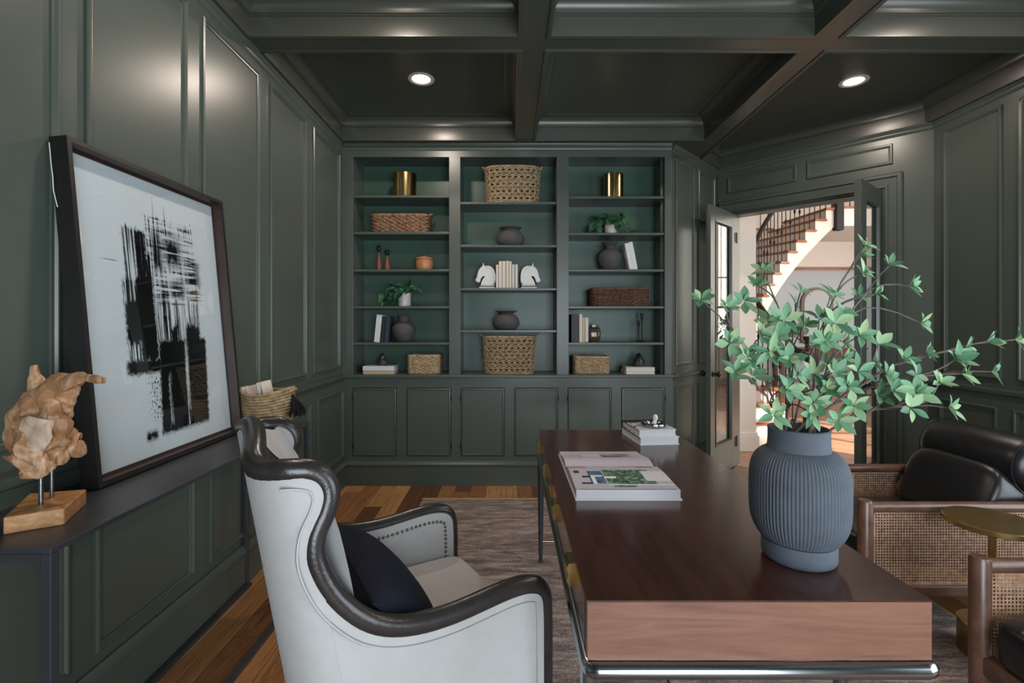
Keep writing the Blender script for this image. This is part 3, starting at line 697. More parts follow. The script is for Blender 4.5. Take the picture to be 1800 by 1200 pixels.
def stand(x, y, z, tilt=0, yaw=0): return Matrix.Translation((x, y, z)) @ Matrix.Rotation(yaw, 4, 'Z') @ Matrix.Rotation(tilt, 4, 'Y')
def flat(x, y, z, yaw=0): return Matrix.Translation((x, y, z)) @ Matrix.Rotation(yaw, 4, 'Z') @ Matrix.Rotation(PI/2, 4, 'Y')
# ------------------------------------------------------------------ things on the shelves
YI = 4.33; KI = YI/F
def X(x, Y=YI): return (x-CX)/F*Y
def brass_pot(x, z, r, h, label):
    return lathed('brass_planter', label, 'planter', (X(x), YI, z), [(.0001, .002), (r-.004, 0), (r, .004), (r, h), (r-.004, h), (r-.004, .01), (.0001, .01)], BRASS, 48, group='brass cylinder planters')
brass_pot(712, SH[0][0], .105, .215, 'brushed brass cylinder planter on the top shelf of the left bay')
brass_pot(1078, SH[2][0], .088, .222, 'brushed brass cylinder planter on the top shelf of the right bay')
basket('wicker_basket', 'low brown rectangular wicker basket with dark side handles, left bay', (X(707), YI, SH[0][1]), .238, .115, .15, 9, 9, 22, .010, WICKMID, .97, True, group='rectangular wicker baskets')
basket('wicker_basket', 'dark chocolate rectangular wicker basket on the right bay shelf', (X(1086), YI, SH[2][3]), .245, .12, .152, 9, 11, 26, .008, WICKDARK, .98, group='rectangular wicker baskets')
basket('wicker_basket', 'pale wicker box basket on the bottom of the left bay', (X(748), YI, SH[0][5]), .136, .11, .155, 9, 12, 16, .0075, WICKLIGHT, .98, group='rectangular wicker baskets')
basket('wicker_basket', 'pale wicker box basket on the bottom of the right bay', (X(1037), YI, SH[2][5]), .152, .11, .142, 9, 11, 18, .0075, WICKLIGHT, .98, group='rectangular wicker baskets')
basket('open_weave_basket', 'oval open-weave basket on the top shelf of the middle bay', (X(901), YI-.005, SH[1][0]), .243, .135, .31, 3, 11, 24, .0042, WICKLIGHT, .93, True, True, 'open-weave oval baskets')
basket('open_weave_basket', 'oval open-weave basket at the bottom of the middle bay', (X(895), YI-.005, SH[1][4]), .236, .135, .32, 3, 11, 24, .0042, WICKLIGHT, .90, True, True, 'open-weave oval baskets')
for x, h, r, lb in ((666, .225, .024, 'taller bottle-shaped turned wooden candle holder on the left bay shelf'), (680.5, .185, .027, 'shorter bottle-shaped turned wooden candle holder on the left bay shelf')):
    t_ = thing('candle_holder', lb, 'candle holder', (X(x), YI, SH[0][2]), 0, 'turned wooden candle holders')
    part('body', MB().lathe([(.0001, 0), (r, .002), (r*1.08, h*.15), (r*.9, h*.35), (r*.45, h*.6), (r*.3, h*.75), (.0001, h*.76)], 24, cap=False), TURNED, t_, 60)
    part('cup', MB().lathe([(.0001, h*.73), (r*.34, h*.74), (r*.7, h*.82), (r*.78, h*.9), (r*.7, h*.98), (r*.5, h), (.0001, h*.99)], 24, cap=False), IRON, t_, 60)
t_ = thing('lidded_canister', 'tan ribbed ceramic canister with a domed lid on the left bay shelf', 'canister', (X(746), YI, SH[0][2]))
rib = lambda r, z, a: r*(1+.022*abs(math.cos(4*a))**.5) if r > .02 else r
part('body', MB().lathe([(.0001, 0), (.066, .002), (.076, .02), (.078, .07), (.075, .098), (.0001, .1)], 64, rf=rib, cap=False), CANISTER, t_, 50)
part('lid', MB().lathe([(.079, .098), (.081, .104), (.074, .114), (.045, .124), (.018, .129), (.012, .135), (.0001, .137)], 48, rf=rib, cap=False), CANISTER, t_, 50)
def trailing_plant(x, z, pr, ph, spread, drop, label, seed, nleaf=34):
    R = random.Random(seed); t_ = thing('trailing_plant', label, 'plant', (X(x), YI, z), 0, 'trailing plants in white pots')
    part('pot', MB().lathe([(.0001, 0), (pr*.9, .001), (pr*.96, .012), (pr, ph), (pr-.006, ph), (pr-.008, ph*.85), (.0001, ph*.85)], 36, cap=False), POT, t_, 40)
    part('soil', MB().lathe([(.0001, ph*.87), (pr-.008, ph*.87)], 20, cap=False), SOIL, t_)
    m = MB(); tips = []
    for i in range(12):
        a = (PI*(i+R.random()*.6)/12)+PI if i < 9 else PI*R.random(); side = math.cos(a)
        rr_ = spread*R.uniform(.45, 1)
        c0 = V((0, 0, ph*.86)); c1 = V((side*rr_*.5, math.sin(a)*.07, ph+R.uniform(.05, .11))); c2 = V((side*rr_, math.sin(a)*.10, max(.012, ph+R.uniform(-drop, .07)*(abs(side)**.7))))
        pts = [c0*(1-s)**2+c1*2*s*(1-s)+c2*s*s for s in [j/7 for j in range(8)]]
        m.tube(pts, .0022, 5); tips += [(pts[k], (pts[min(k+1,7)]-pts[k-1])) for k in (3, 5, 6, 7)]
    part('vines', m, PSTEM, t_, 60)
    for k, (p, d) in enumerate(tips[:nleaf+14]):
        dd = d.normalized()*.5+V((R.uniform(-1,1)*.8, R.uniform(-1, .4)*.8, R.uniform(-.6, .5)))
        p2 = V((p.x, max(-.13, min(.12, p.y)), max(.025, p.z)))
        if p2.z < .05: dd.z = abs(dd.z)*.5
        put_leaf(PM[k % 2], t_, p2, dd, V((R.uniform(-.4,.4), -.8, .7)), R.uniform(.055, .09))
    return t_
trailing_plant(711, SH[0][3], .057, .122, .25, .12, 'trailing green plant in a white pot on the left bay shelf', 3)
trailing_plant(1073.5, SH[2][1], .056, .105, .26, .10, 'trailing green plant in a white pot on the right bay shelf', 9)
# vases
urn = lambda r, h, nk, rim: [(.0001, .001), (r*.45, 0), (r*.62, h*.06), (r*.93, h*.28), (r, h*.45), (r*.94, h*.6), (r*.7, h*.72), (nk, h*.77), (nk*.95, h*.86), (rim*.85, h*.95), (rim, h), (rim-.006, h), (nk*.8, h*.88), (.0001, h*.8)]
lathed('round_vase', 'round charcoal vase with a short neck beside dark books, left bay', 'vase', (X(709.5), YI, SH[0][4]), urn(.104, .235, .045, .06), CHARCOAL)
lathed('round_vase', 'charcoal clay jar with flared neck beside leaning white books, right bay', 'vase', (X(1072), YI, SH[2][2]), urn(.102, .25, .040, .078), CHARCOAL)
sq = lambda r, h, nk, rim: [(.0001, .001), (r*.62, 0), (r*.75, h*.04), (r*.97, h*.25), (r, h*.4), (r*.93, h*.6), (r*.75, h*.76), (nk, h*.83), (nk, h*.88), (rim, h*.985), (rim, h), (rim-.006, h), (nk*.9, h*.86), (.0001, h*.8)]
lathed('squat_vase', 'squat charcoal vase with wide lip on the second middle-bay shelf', 'vase', (X(897.5), YI, SH[1][1]), sq(.123, .172, .066, .100), CHARCOAL)
lathed('squat_vase', 'squat charcoal vase with wide lip below the horse heads', 'vase', (X(890), YI, SH[1][3]), sq(.118, .167, .058, .098), CHARCOAL)
# books, left bay
b0 = SH[0][4]
book('white book leaning on two dark ones beside the left bay vase', .046, .238, .16, BOOKWHITE, stand(X(667.5), YI-.10, b0+.002, .10))
book('black book between the white and navy ones, left bay', .03, .225, .16, BOOKBLACK, stand(X(676.3), YI-.10, b0, .09))
book('navy book leaning against the round charcoal vase, left bay', .034, .226, .15, BOOKNAVY, stand(X(683.2), YI-.09, b0, .09))
bl = SH[0][5]
book('tan book lying at the bottom of the left bay', .030, .265, .19, BOOKTAN, flat(X(671)-.132, YI-.11, bl+.015))
book('white book lying on the tan book, bottom of the left bay', .037, .27, .19, BOOKWHITE, flat(X(671)-.134, YI-.115, bl+.0485, 0))
def rock(name, label, loc, sx, sy, sz_, seed, mat=STONE):
    bm = bmesh.new(); bmesh.ops.create_icosphere(bm, subdivisions=3, radius=1); R = random.Random(seed); ks = [(V((R.uniform(-1,1), R.uniform(-1,1), R.uniform(-.4,1))).normalized(), R.uniform(.72, .95)) for _ in range(14)]
    for v in bm.verts:
        for n_, d_ in ks:
            q = v.co.dot(n_)
            if q > d_: v.co -= n_*(q-d_)
        tp = 1-.55*max(0, v.co.z); v.co = V((v.co.x*tp*sx, v.co.y*tp*sy, max(-.55, v.co.z)*sz_))
    zmin = min(v.co.z for v in bm.verts)
    for v in bm.verts: v.co.z -= zmin
    me = bpy.data.meshes.new(name); bm.to_mesh(me); bm.free(); me.materials.append(mat)
    o = link(name, me); o.location = loc; tag(o, label, 'stone', 'dark polished stones'); return o
rock('polished_stone', 'dark pointed polished stone standing on the stacked books, left bay', (X(673), YI-.02, bl+.067), .05, .045, .075, 4)
rock('polished_stone', 'dark domed polished stone standing on the stacked books, right bay', (X(1122), YI-.02, SH[2][5]+.058), .058, .05, .08, 8)
# middle bay: books between plaster horse heads
HORSE = [(72, 490), (150, 432), (170, 390), (205, 340), (190, 322), (160, 345), (138, 385), (130, 408), (108, 408), (80, 392), (76, 372), (92, 350), (104, 300), (118, 250), (150, 205), (176, 185), (180, 145), (200, 165), (215, 182), (260, 185), (300, 205), (330, 240), (348, 300), (350, 370), (342, 425), (330, 455)]
def horse(xpx, flip, label):
    k = .1333*KI; s = -1 if flip else 1
    prof = [(135, 490), (135, 455), (150, 452), (165, 405), (185, 365), (205, 340), (200, 324), (178, 326), (155, 352), (142, 384), (134, 408), (110, 410), (84, 393), (76, 374), (93, 348), (106, 296), (120, 248), (148, 206), (172, 190), (177, 146), (190, 148), (204, 182), (255, 182), (298, 203), (328, 240), (345, 300), (348, 370), (336, 425), (328, 454), (340, 456), (340, 490)]
    cx = 237; t_ = thing('horse_head_bookend', label, 'bookend', (X(xpx), YI, SH[1][2]), 0, 'white plaster horse head bookends')
    pts = [V((s*(a-cx)*k, (490-b)*k, 0)) for a, b in prof[2:29]]
    sm = spline(pts, 3); n = len(sm); m = MB(); c = V((sum(p.x for p in sm)/n, sum(p.y for p in sm)/n, 0))
    def ringp(sc, y): return [V((c.x+(p.x-c.x)*sc, y, c.y+(p.y-c.y)*sc)) for p in sm]
    m.rings([ringp(.86, -.036), ringp(.95, -.030), ringp(1, -.016), ringp(1, .016), ringp(.95, .03), ringp(.86, .036)])
    m.add(ringp(.86, -.036), [tuple(range(n))])
    part('head', m, PLASTER, t_, 50)
    mm = [(250, 184), (300, 206), (330, 242), (346, 302), (348, 370), (336, 420), (318, 400), (322, 350), (312, 290), (286, 240), (240, 208), (215, 200)]
    sm2 = [((a-cx)*s*k, (490-b)*k) for a, b in mm]
    part('mane', MB().prism(sm2, lambda a, b, c_: V((a, c_, b)), -.041, .041), PLASTER, t_, bevel=.004)
    x0, x1 = sorted((s*(135-cx)*k, s*(340-cx)*k)); part('base', MB().box((x0, -.042, 0), (x1, .042, .018)), PLASTER, t_, bevel=.002)
    e = V((s*(148-cx)*k, 0, (490-262)*k))
    for q in (-1, 1): part('eye', MB().lathe([(.0001, -.004), (.004, 0), (.0001, .004)], 8, (e.x, q*.034, e.z), cap=False), PLASTER, t_, 60)
    m = MB()
    for q in (-1, 1): m.lathe([(.006, 0), (.005, .012), (.0005, .028)], 8, (s*(190-cx)*k, q*.016, (490-186)*k))
    part('ears', m, PLASTER, t_, 60)
horse(856.5, False, 'white plaster horse head bookend facing left, middle bay'); horse(929.5, True, 'white plaster horse head bookend facing right, middle bay')
spx = [(355, 386, 178), (392, 430, 136), (437, 478, 136), (487, 520, 132), (527, 556, 140), (564, 594, 174), (604, 636, 174)]
names = ['leftmost short', 'second', 'third, thickest', 'fourth, tallest', 'fifth, slim', 'sixth, short', 'rightmost short']
for (a, b, tp), nm in zip(spx, names):
    c = 825+(a+b)/2*.13333; th = (b-a)*.1333*KI*1.04; hh = (491-tp)*.1333*KI
    book(nm+' cream book of the row between the horse heads', th, hh, .15, CREAM, stand(X(c), YI-.075, SH[1][2]), tp > 150, 'cream books between the horse heads')
# right bay
b3 = SH[2][2]; book('white book leaning on the charcoal jar, right bay', .034, .235, .15, BOOKWHITE, stand(X(1106), YI-.09, b3, -.19)); book('outer white book leaning beside another, right bay', .034, .245, .15, BOOKWHITE, stand(X(1113), YI-.09, b3+.002, -.19))
b5 = SH[2][4]
book('thick black book at the left end of the right bay shelf', .062, .245, .17, BOOKBLACK, stand(X(1008), YI-.11, b5)); book('cream book beside the thick black one, right bay', .026, .243, .16, CREAM, stand(X(1018), YI-.10, b5)); book('tan slim book in the right bay row', .020, .218, .16, BOOKTAN, stand(X(1023.2), YI-.10, b5)); book('white book beside the amber jar, right bay', .026, .218, .16, BOOKWHITE, stand(X(1028.5), YI-.10, b5), True)
def sqr(r, z, a): return r if r < .01 else r*(1/(abs(math.cos(a))**5+abs(math.sin(a))**5)**(1/5))
lathed('amber_jar', 'squarish dark amber glass jar beside the upright books, right bay', 'jar', (X(1044), YI, b5), [(.0001, .001), (.036, 0), (.05, .02), (.055, .05), (.054, .1), (.046, .125), (.036, .132), (.036, .15), (.03, .15), (.03, .13), (.0001, .12)], AMBER, 48, sqr)
for x, h, lb in ((1121.5, .19, 'shorter slim black candlestick on the right bay shelf'), (1129.3, .255, 'taller slim black candlestick on the right bay shelf')):
    lathed('candlestick', lb, 'candlestick', (X(x), YI+(.015 if h > .2 else -.02), b5), [(.0001, 0), (.033, .001), (.033, .006), (.008, .014), (.0055, .03), (.0055, h*.72), (.009, h*.76), (.013, h*.98), (.013, h), (.009, h), (.0001, h*.9)], IRON, 20, group='black candlesticks')
bl = SH[2][5]
book('lower white book lying at the bottom of the right bay', .029, .25, .19, BOOKWHITE, flat(X(1120)-.125, YI-.115, bl+.0145), True); book('upper cream book lying at the bottom of the right bay', .028, .245, .18, CREAM, flat(X(1120)-.122, YI-.11, bl+.043))
# ------------------------------------------------------------------ rug
rg = thing('rug', 'distressed brown-grey wool rug with a fringe under the desk', 'rug', (.7, 2.0, 0), world=True)
RX0, RX1, RY0, RY1 = -.675, 2.065, .12, 3.80
part('pile', MB().box((RX0, RY0, 0), (RX1, RY1, .011)), RUG, rg, bevel=.004)
m = MB(); R = random.Random(2); n = 300
for yb, s in ((RY1, 1), (RY0, -1)):
    m.box((RX0, yb-.012, .001), (RX1, yb+.012, .012))
    for i in range(n):
        x = RX0+(RX1-RX0)*(i+.5)/n; dxx = R.uniform(-.006, .006); m.add([(x-.0035, yb, .004), (x+.0035, yb, .004), (x+dxx+.002, yb+s*.055, .002), (x+dxx-.002, yb+s*.055, .002), (x, yb+s*.02, .008)], [(0,1,4), (1,2,4), (2,3,4), (3,0,4)])
tag(part('fringe', m, FRINGE, rg), kind='stuff')
# ------------------------------------------------------------------ desk
DX0, DX1, DY0, DY1, DT = .170, .927, 1.073, 2.81, .760
dk = thing('desk', 'dark wooden writing desk with brass pulls on a metal frame', 'desk', ((DX0+DX1)/2, (DY0+DY1)/2, .011), world=True)
part('desktop', MB().box((DX0, DY0, DT-.004), (DX1, DY1, DT)), DESKTOP, dk)
part('end_panel', MB().box((DX0+.002, DY0, DT-.131), (DX1, DY0+.02, DT-.004)), DESKEND, dk)
part('end_panel', MB().box((DX0+.002, DY1-.02, DT-.131), (DX1, DY1, DT-.004)), DESKEND, dk)
part('side_panel', MB().box((DX1-.02, DY0+.02, DT-.131), (DX1, DY1-.02, DT-.004)), DESKTOP, dk)
part('bottom_panel', MB().box((DX0+.03, DY0+.02, DT-.131), (DX1-.02, DY1-.02, DT-.118)), DESKTOP, dk)
ym = (DY0+DY1)/2
m = MB().box((DX0+.002, DY0+.02, DT-.131), (DX0+.02, DY0+.032, DT-.004)).box((DX0+.002, DY1-.032, DT-.131), (DX0+.02, DY1-.02, DT-.004)).box((DX0+.002, ym-.006, DT-.131), (DX0+.02, ym+.006, DT-.004)); part('face_frame', m, DESKTOP, dk)
DRWOOD = wood('drawer_front_wood', [(.3, srgb(60, 36, 28)), (.7, srgb(92, 58, 46))], .16, (6, .8, 6), 3, coat=.6)
for a, b, pulls in ((DY0+.034, ym-.008, (1.292, 1.707)), (ym+.008, DY1-.034, (2.19, 2.60))):
    d = part('drawer', MB().box((DX0, a, DT-.124), (DX0+.018, b, DT-.008)), DRWOOD, dk, bevel=.002)
    for y in pulls:
        m = MB(); pr = [(0, .0), (-.016, -.001), (-.021, -.012), (-.018, -.03), (-.022, -.046), (-.016, -.06), (0, -.062)]
        m.prism(pr, lambda p, q, c: V((DX0+p, c, DT-.010+q)), y-.032, y+.032); part('pull', m, BRASS, d, 30)
# metal frame: round rail under the body, four legs, brass stretchers
ZR = DT-.131-.019; x0, x1, y0, y1 = DX0+.004, DX1+.002, DY0-.004, DY1-.01
cr = .02; path = []
for cx_, cy_, a0 in ((x1-cr, y1-cr, 0), (x0+cr, y1-cr, 90), (x0+cr, y0+cr, 180), (x1-cr, y0+cr, 270)):
    path += [V((cx_+cr*math.cos(math.radians(a0+q)), cy_+cr*math.sin(math.radians(a0+q)), ZR)) for q in (0, 30, 60, 90)]
part('frame_rail', MB().tube(path, .0175, 14, True), STEEL, dk, 50)
for x, y in ((x0+.006, y0+.05), (x0+.006, y1-.012), (x1-.03, y0+.26), (x1-.03, y1-.03)):
    part('leg', MB().lathe([(.0001, .0), (.011, .0), (.016, .3), (.0185, ZR-.011), (.0001, ZR-.011)], 16, (x, y, .011), cap=False), BLACKMETAL if y > 2 else STEEL, dk, 50)
part('stretcher', MB().tube([(x0+.006, y1-.012, .13), (x1-.03, y1-.03, .13)], .006, 8).tube([(x0+.006, y0+.05, .13), (x1-.03, y0+.26, .13)], .006, 8).tube([((x0+x1)/2, y1-.02, .13), ((x0+x1)/2, y0+.155, .13)], .006, 8), BRASS, dk, 50)
# open book on the desk, gutter running across
t = NT('book_spread_near'); t.set(.35)
tc = t.n('ShaderNodeTexCoord'); sx = t.n('ShaderNodeSeparateXYZ'); t.l(tc.outputs['Object'], sx.inputs[0])
def rmask(T, sx_, u0, u1, v0, v1):
    f = lambda x, a, b: T.math('MULTIPLY', T.math('GREATER_THAN', x, a), T.math('LESS_THAN', x, b))
    return T.math('MULTIPLY', f(sx_.outputs[0], u0, u1), f(sx_.outputs[1], v0, v1))
nz = t.noise(tc.outputs['Object'], 55, 6, .7); c = srgb(180, 176, 182)
foliage = t.ramp(nz, [(.35, srgb(28, 52, 40)), (.5, srgb(70, 104, 86)), (.66, srgb(160, 178, 166))])
water = t.ramp(t.noise(tc.outputs['Object'], 30, 5, .7), [(.35, srgb(30, 66, 88)), (.65, srgb(90, 130, 150))])
for col_, r_ in ((srgb(150, 132, 140), (.0, .07, .245, .30)), (foliage, (.125, .30, .055, .215)), (srgb(214, 218, 220), (.125, .36, .048, .058)), (foliage, (.14, .22, .03, .048)), (srgb(206, 208, 212), (.27, .36, .09, .20)),
                 (water, (.065, .12, .065, .20)), (srgb(54, 44, 46), (.03, .07, .06, .076)), (srgb(60, 46, 46), (.04, .075, .125, .145)), (srgb(40, 38, 44), (.015, .035, .175, .205)), (srgb(222, 220, 218), (.072, .086, .06, .15)), (srgb(222, 220, 218), (.086, .115, .135, .15)), (srgb(226, 222, 220), (.122, .165, .118, .138)), (srgb(120, 76, 56), (.27, .34, .255, .29)), (srgb(70, 72, 66), (.2, .27, .265, .285)), (srgb(110, 104, 108), (.012, .35, .004, .009))):
    c = t.mix(rmask(t, sx, *r_), c, col_)
t.col(c); SPREAD1 = t.m
t = NT('book_spread_far'); t.set(.35); tc = t.n('ShaderNodeTexCoord'); sx = t.n('ShaderNodeSeparateXYZ'); t.l(tc.outputs['Object'], sx.inputs[0])
c = srgb(184, 176, 184)
gm = t.ramp(t.noise(tc.outputs['Object'], 26, 4), [(.35, srgb(120, 108, 116)), (.65, srgb(176, 166, 172))])
for col_, r_ in ((gm, (.075, .30, .10, .22)), (srgb(196, 188, 194), (.085, .17, .11, .21)), (srgb(104, 90, 96), (.175, .26, .11, .17)), (srgb(150, 120, 120), (.20, .25, .15, .18)), (srgb(180, 172, 178), (.03, .06, .08, .24))):
    c = t.mix(rmask(t, sx, *r_), c, col_)
t.col(c); SPREAD2 = t.m
BX0, BX1 = .232, .592
ob = thing('open_book', 'thick illustrated book lying open on the dark desk', 'book', (.41, 1.98, DT), world=True)
part('cover', MB().box((BX0-.004, 1.682, DT), (BX1+.004, 2.275, DT+.0035)), BOOKWHITE, ob)
def page(y0_, y1_, zs, mat, nm):
    n = 16; m = MB(); w_ = BX1-BX0; hh = y1_-y0_
    for i in range(n+1):
        s = i/n; z = zs(s)
        for q in (0, 1): m.v.append((q*w_, s*hh, z))
    for i in range(n): m.f.append((2*i, 2*i+1, 2*i+3, 2*i+2))
    k = len(m.v)
    for i in range(n+1):
        for q in (0, 1): m.v.append((q*w_, i/n*hh, 0))
    for i in range(n):
        m.f += [(k+2*i, k+2*i+2, k+2*i+3, k+2*i+1), (2*i, 2*i+2, k+2*i+2, k+2*i), (2*i+1, k+2*i+1, k+2*i+3, 2*i+3)]
    m.f += [(0, k, k+1, 1), (2*n, 2*n+1, k+2*n+1, k+2*n)]
    o = part(nm, m, mat, ob, 50); o.matrix_parent_inverse = Matrix.Identity(4); o.location = V((BX0, y0_, DT+.0035))-ob.location; return o
page(1.69, 2.0, lambda s: .030+.010*math.sin(PI*min(1, s*1.05))*s-.014*max(0, (s-.9)/.1), SPREAD1, 'near_pages')
page(2.0, 2.27, lambda s: .018+.012*math.sin(PI*(1-s)**1.5)*(1-s)*2-.006*s, SPREAD2, 'far_pages')
# two stacked books with a silver ring dish
bs = DT; yaw = .13
def deskbook(label, z, t_, w_, h_, x, y, yaw_, cover):
    return book(label, t_, w_, h_, cover, Matrix.Translation((x, y, z+t_/2)) @ Matrix.Rotation(yaw_, 4, 'Z') @ Matrix.Rotation(PI/2, 4, 'Y'), True)
deskbook('lower white book of the stack at the far desk corner', DT, .040, .205, .275, .655, 2.445, .10, BOOKWHITE)
t = NT('black_white_cover'); t.set(.3); n_ = t.noise(t.coord('Object', (1,1,1)), 28, 5, .7); tcx = t.n('ShaderNodeTexCoord'); sx = t.n('ShaderNodeSeparateXYZ'); t.l(tcx.outputs['Object'], sx.inputs[0])
f = t.math('MULTIPLY', t.math('GREATER_THAN', n_, .47), t.math('LESS_THAN', sx.outputs[1], .19))
f = t.math('MAXIMUM', f, t.math('LESS_THAN', sx.outputs[1], .06)); t.col(t.mix(f, srgb(26, 28, 30), srgb(196, 194, 198))); BWCOVER = t.m
deskbook('upper black-and-white book of the stack at the far desk corner', DT+.040, .036, .195, .26, .651, 2.45, .10, BWCOVER)
rd = thing('ring_dish', 'small silver ring dish with a pale shell handle on the stacked books', 'dish', (.752, 2.545, DT+.0762))
part('ring', MB().lathe([(.052, .002), (.062, 0), (.066, .008), (.064, .018), (.054, .020), (.042, .012), (.042, .006), (.052, .002)], 40, cap=False), STEEL, rd, 60)
part('plate', MB().lathe([(.0001, .003), (.05, .003), (.05, .006), (.0001, .006)], 30, cap=False), STEEL, rd, 60)
part('shell_handle', MB().tube(spline([(.0, .0, .006), (.006, .01, .02), (.012, .014, .034), (.012, .014, .048), (.006, .01, .056)], 4), [.016, .014, .012, .01, .009, .009, .01, .011, .012, .013, .013, .013, .012, .011, .009, .007, .003], 10), PLASTER, rd, 60)
# ------------------------------------------------------------------ ribbed vase and its branches
VC = V((.752, 1.272, DT))
va = thing('ribbed_vase', 'large matt slate-blue ribbed vase near the front of the desk', 'vase', VC)
def zc(y): return H-(y-CY)*1.272/F-DT
prof = [(.0001, .004), (.078, .0), (.084, .004), (.087, .012), (.087, .044), (.086, .05)]
body = [(.090, .054), (.099, .066), (.108, .084), (.114, .106), (.1165, .135), (.117, .17), (.1165, .205), (.114, .232), (.108, .252), (.098, .268), (.086, .278), (.0755, .283)]
neck = [(.0745, .286), (.0725, .292), (.0715, .31), (.0715, .330), (.0725, .336), (.069, .338), (.066, .334), (.065, .29), (.085, .26), (.1, .2), (.09, .08), (.0001, .06)]
part('foot', MB().lathe(prof+[(.07, .052), (.0001, .053)], 64, cap=False), SLATE, va, 50)
NR = 84
def flute(r, z, a):
    f = max(0, min(1, (z-.050)/.02))*max(0, min(1, (.284-z)/.014)); return r-.0026*f*(abs(math.sin(a*NR/2))**.6*-1+1)
bp = [(p.x, p.y) for p in spline([V((a, b, 0)) for a, b in body], 3)]
part('ribbed_body', MB().lathe(bp, NR*6, rf=flute, cap=False), SLATE, va, 180)
part('neck', MB().lathe([(.0745, .280)]+neck, 64, cap=False), SLATE, va, 60)
MOUTH = VC+V((0, 0, .30))
BR = [
 ('long branch with clusters strung out past the armchair at the right edge', .95, [(1783,597,1.36), (1733,600,1.35), (1697,613,1.34), (1627,620,1.33), (1587,633,1.32), (1543,606,1.30)]),
 ('low branch with star leaves bending right over the armchair back', .85, [(1742,653,1.24), (1690,657,1.23), (1677,633,1.25), (1610,660,1.22), (1560,663,1.20), (1543,693,1.2)]),
 ('lowest right branch drooping toward the black armchair', .7, [(1667,717,1.16), (1600,717,1.12), (1650,673,1.18), (1610,690,1.16), (1570,687,1.15), (1500,713,1.12), (1473,738,1.14)]),
 ('upright branch topped highest against the right door leaf', 1.2, [(1520,432,1.40), (1512,449,1.41), (1517,480,1.38), (1507,522,1.37), (1537,517,1.33), (1480,633,1.3)]),
 ('branch leaning up to the right beside the door casing', 1.1, [(1563,467,1.34), (1597,503,1.33), (1617,567,1.30), (1533,640,1.26), (1510,590,1.25), (1507,653,1.2)]),
 ('middle branch with pale clusters before the hall mirror', 1.2, [(1460,517,1.28), (1477,550,1.27), (1467,567,1.24), (1453,600,1.22), (1467,653,1.18), (1490,680,1.16), (1430,707,1.16)]),
 ('branch with dark leaves rising against the stair soffit', 1.2, [(1407,513,1.44), (1397,535,1.45), (1413,573,1.34), (1427,607,1.28), (1427,657,1.22), (1453,683,1.18), (1423,727,1.18)]),
 ('left branch with dark leaves reaching up to the stair handrail', 1.05, [(1343,477,1.46), (1333,503,1.45), (1308,530,1.36), (1350,567,1.32), (1380,563,1.24), (1367,593,1.2), (1387,630,1.16)]),
 ('branch arching furthest left past the open door leaf', .9, [(1232,527,1.34), (1278,542,1.32), (1283,603,1.25), (1313,627,1.22), (1353,617,1.18), (1340,590,1.24)]),
 ('low left branch dipping beside the vase rim', .7, [(1292,652,1.2), (1323,663,1.24), (1360,730,1.22), (1383,683,1.17), (1400,660,1.16)]),
 ('back branch filling the centre of the bouquet', 1.1, [(1440,560,1.42), (1395,590,1.40), (1450,640,1.38), (1410,690,1.36), (1480,600,1.40)]),
]
R = random.Random(11); nleaf = 0
for bi, (lab, lift, cl) in enumerate(BR):
    root = VC+V((.045*math.cos(bi*2.4), .045*math.sin(bi*2.4), .10))
    tb = thing('leafy_branch', lab, 'branch', root, 0, 'leafy branches in the ribbed vase')
    pts = [px(*c)-root for c in cl]
    tip = pts[0]; mouth = (MOUTH+V((.04*math.cos(bi*2.4+1), .04*math.sin(bi*2.4+1), .02)))-root
    mouth.x += max(-.02, min(.02, tip.x*.1))
    ctrl = mouth.lerp(tip, .45)+V((-tip.x*.12, 0, .05*lift+.10*abs(tip.x)))
    main = [V((0,0,0)), mouth*.6, mouth]+[mouth*(1-s)**2+ctrl*2*s*(1-s)+tip*s*s for s in [i/12 for i in range(1, 13)]]
    main = [p+V((R.uniform(-1,1), R.uniform(-1,1), R.uniform(-1,1)))*.003 if 2 < i < len(main)-1 else p for i, p in enumerate(main)]
    sm_ = MB(); L = len(main); sm_.tube(main, [.0042*(1-.62*i/(L-1)) for i in range(L)], 6)
    axes = [(main[-1]-main[-3]).normalized()]
    for c in pts[1:]:
        j = min(range(4, L-1), key=lambda q: (main[q]-c).length+.10*max(0, main[q].z-c.z+.02)*4)
        j = max(3, j-2); a0 = main[j]; dirm = (main[j+1]-main[j]).normalized(); d0 = (c-a0).length
        mid = a0+dirm*d0*.5; tw = [a0*(1-s)**2+mid*2*s*(1-s)+c*s*s for s in [i/5 for i in range(6)]]
        sm_.tube(tw, [.0026, .0024, .0022, .002, .0018, .0015], 5); axes.append((tw[-1]-tw[-2]).normalized())
    part('stem', sm_, STEM, tb, 60)
    for c, ax in zip(pts, axes):
        ax = (ax*.5+V((R.uniform(-.35,.35), -.72, .22))).normalized()
        u_ = ax.orthogonal().normalized(); v_ = ax.cross(u_); n = R.choice((5, 6, 6, 7)); a0 = R.uniform(0, 6); base = R.uniform(.035, .046)
        tilt = R.uniform(.8, 1.25)
        for q in range(n):
            an = a0+2*PI*q/n+R.uniform(-.25, .25); rad = u_*math.cos(an)+v_*math.sin(an); ti = tilt+R.uniform(-.25, .2)
            d = ax*math.cos(ti)+rad*math.sin(ti); nrm = ax*math.sin(ti)-rad*math.cos(ti)
            put_leaf(R.choice(LM), tb, c+d*.003, d, nrm, base*R.uniform(.78, 1.12)); nleaf += 1
        if R.random() < .6:
            for q in range(2):
                an = R.uniform(0, 6); rad = u_*math.cos(an)+v_*math.sin(an); d = ax*.8+rad*.5; put_leaf(LM[1], tb, c+ax*.004, d, -rad, base*.6)
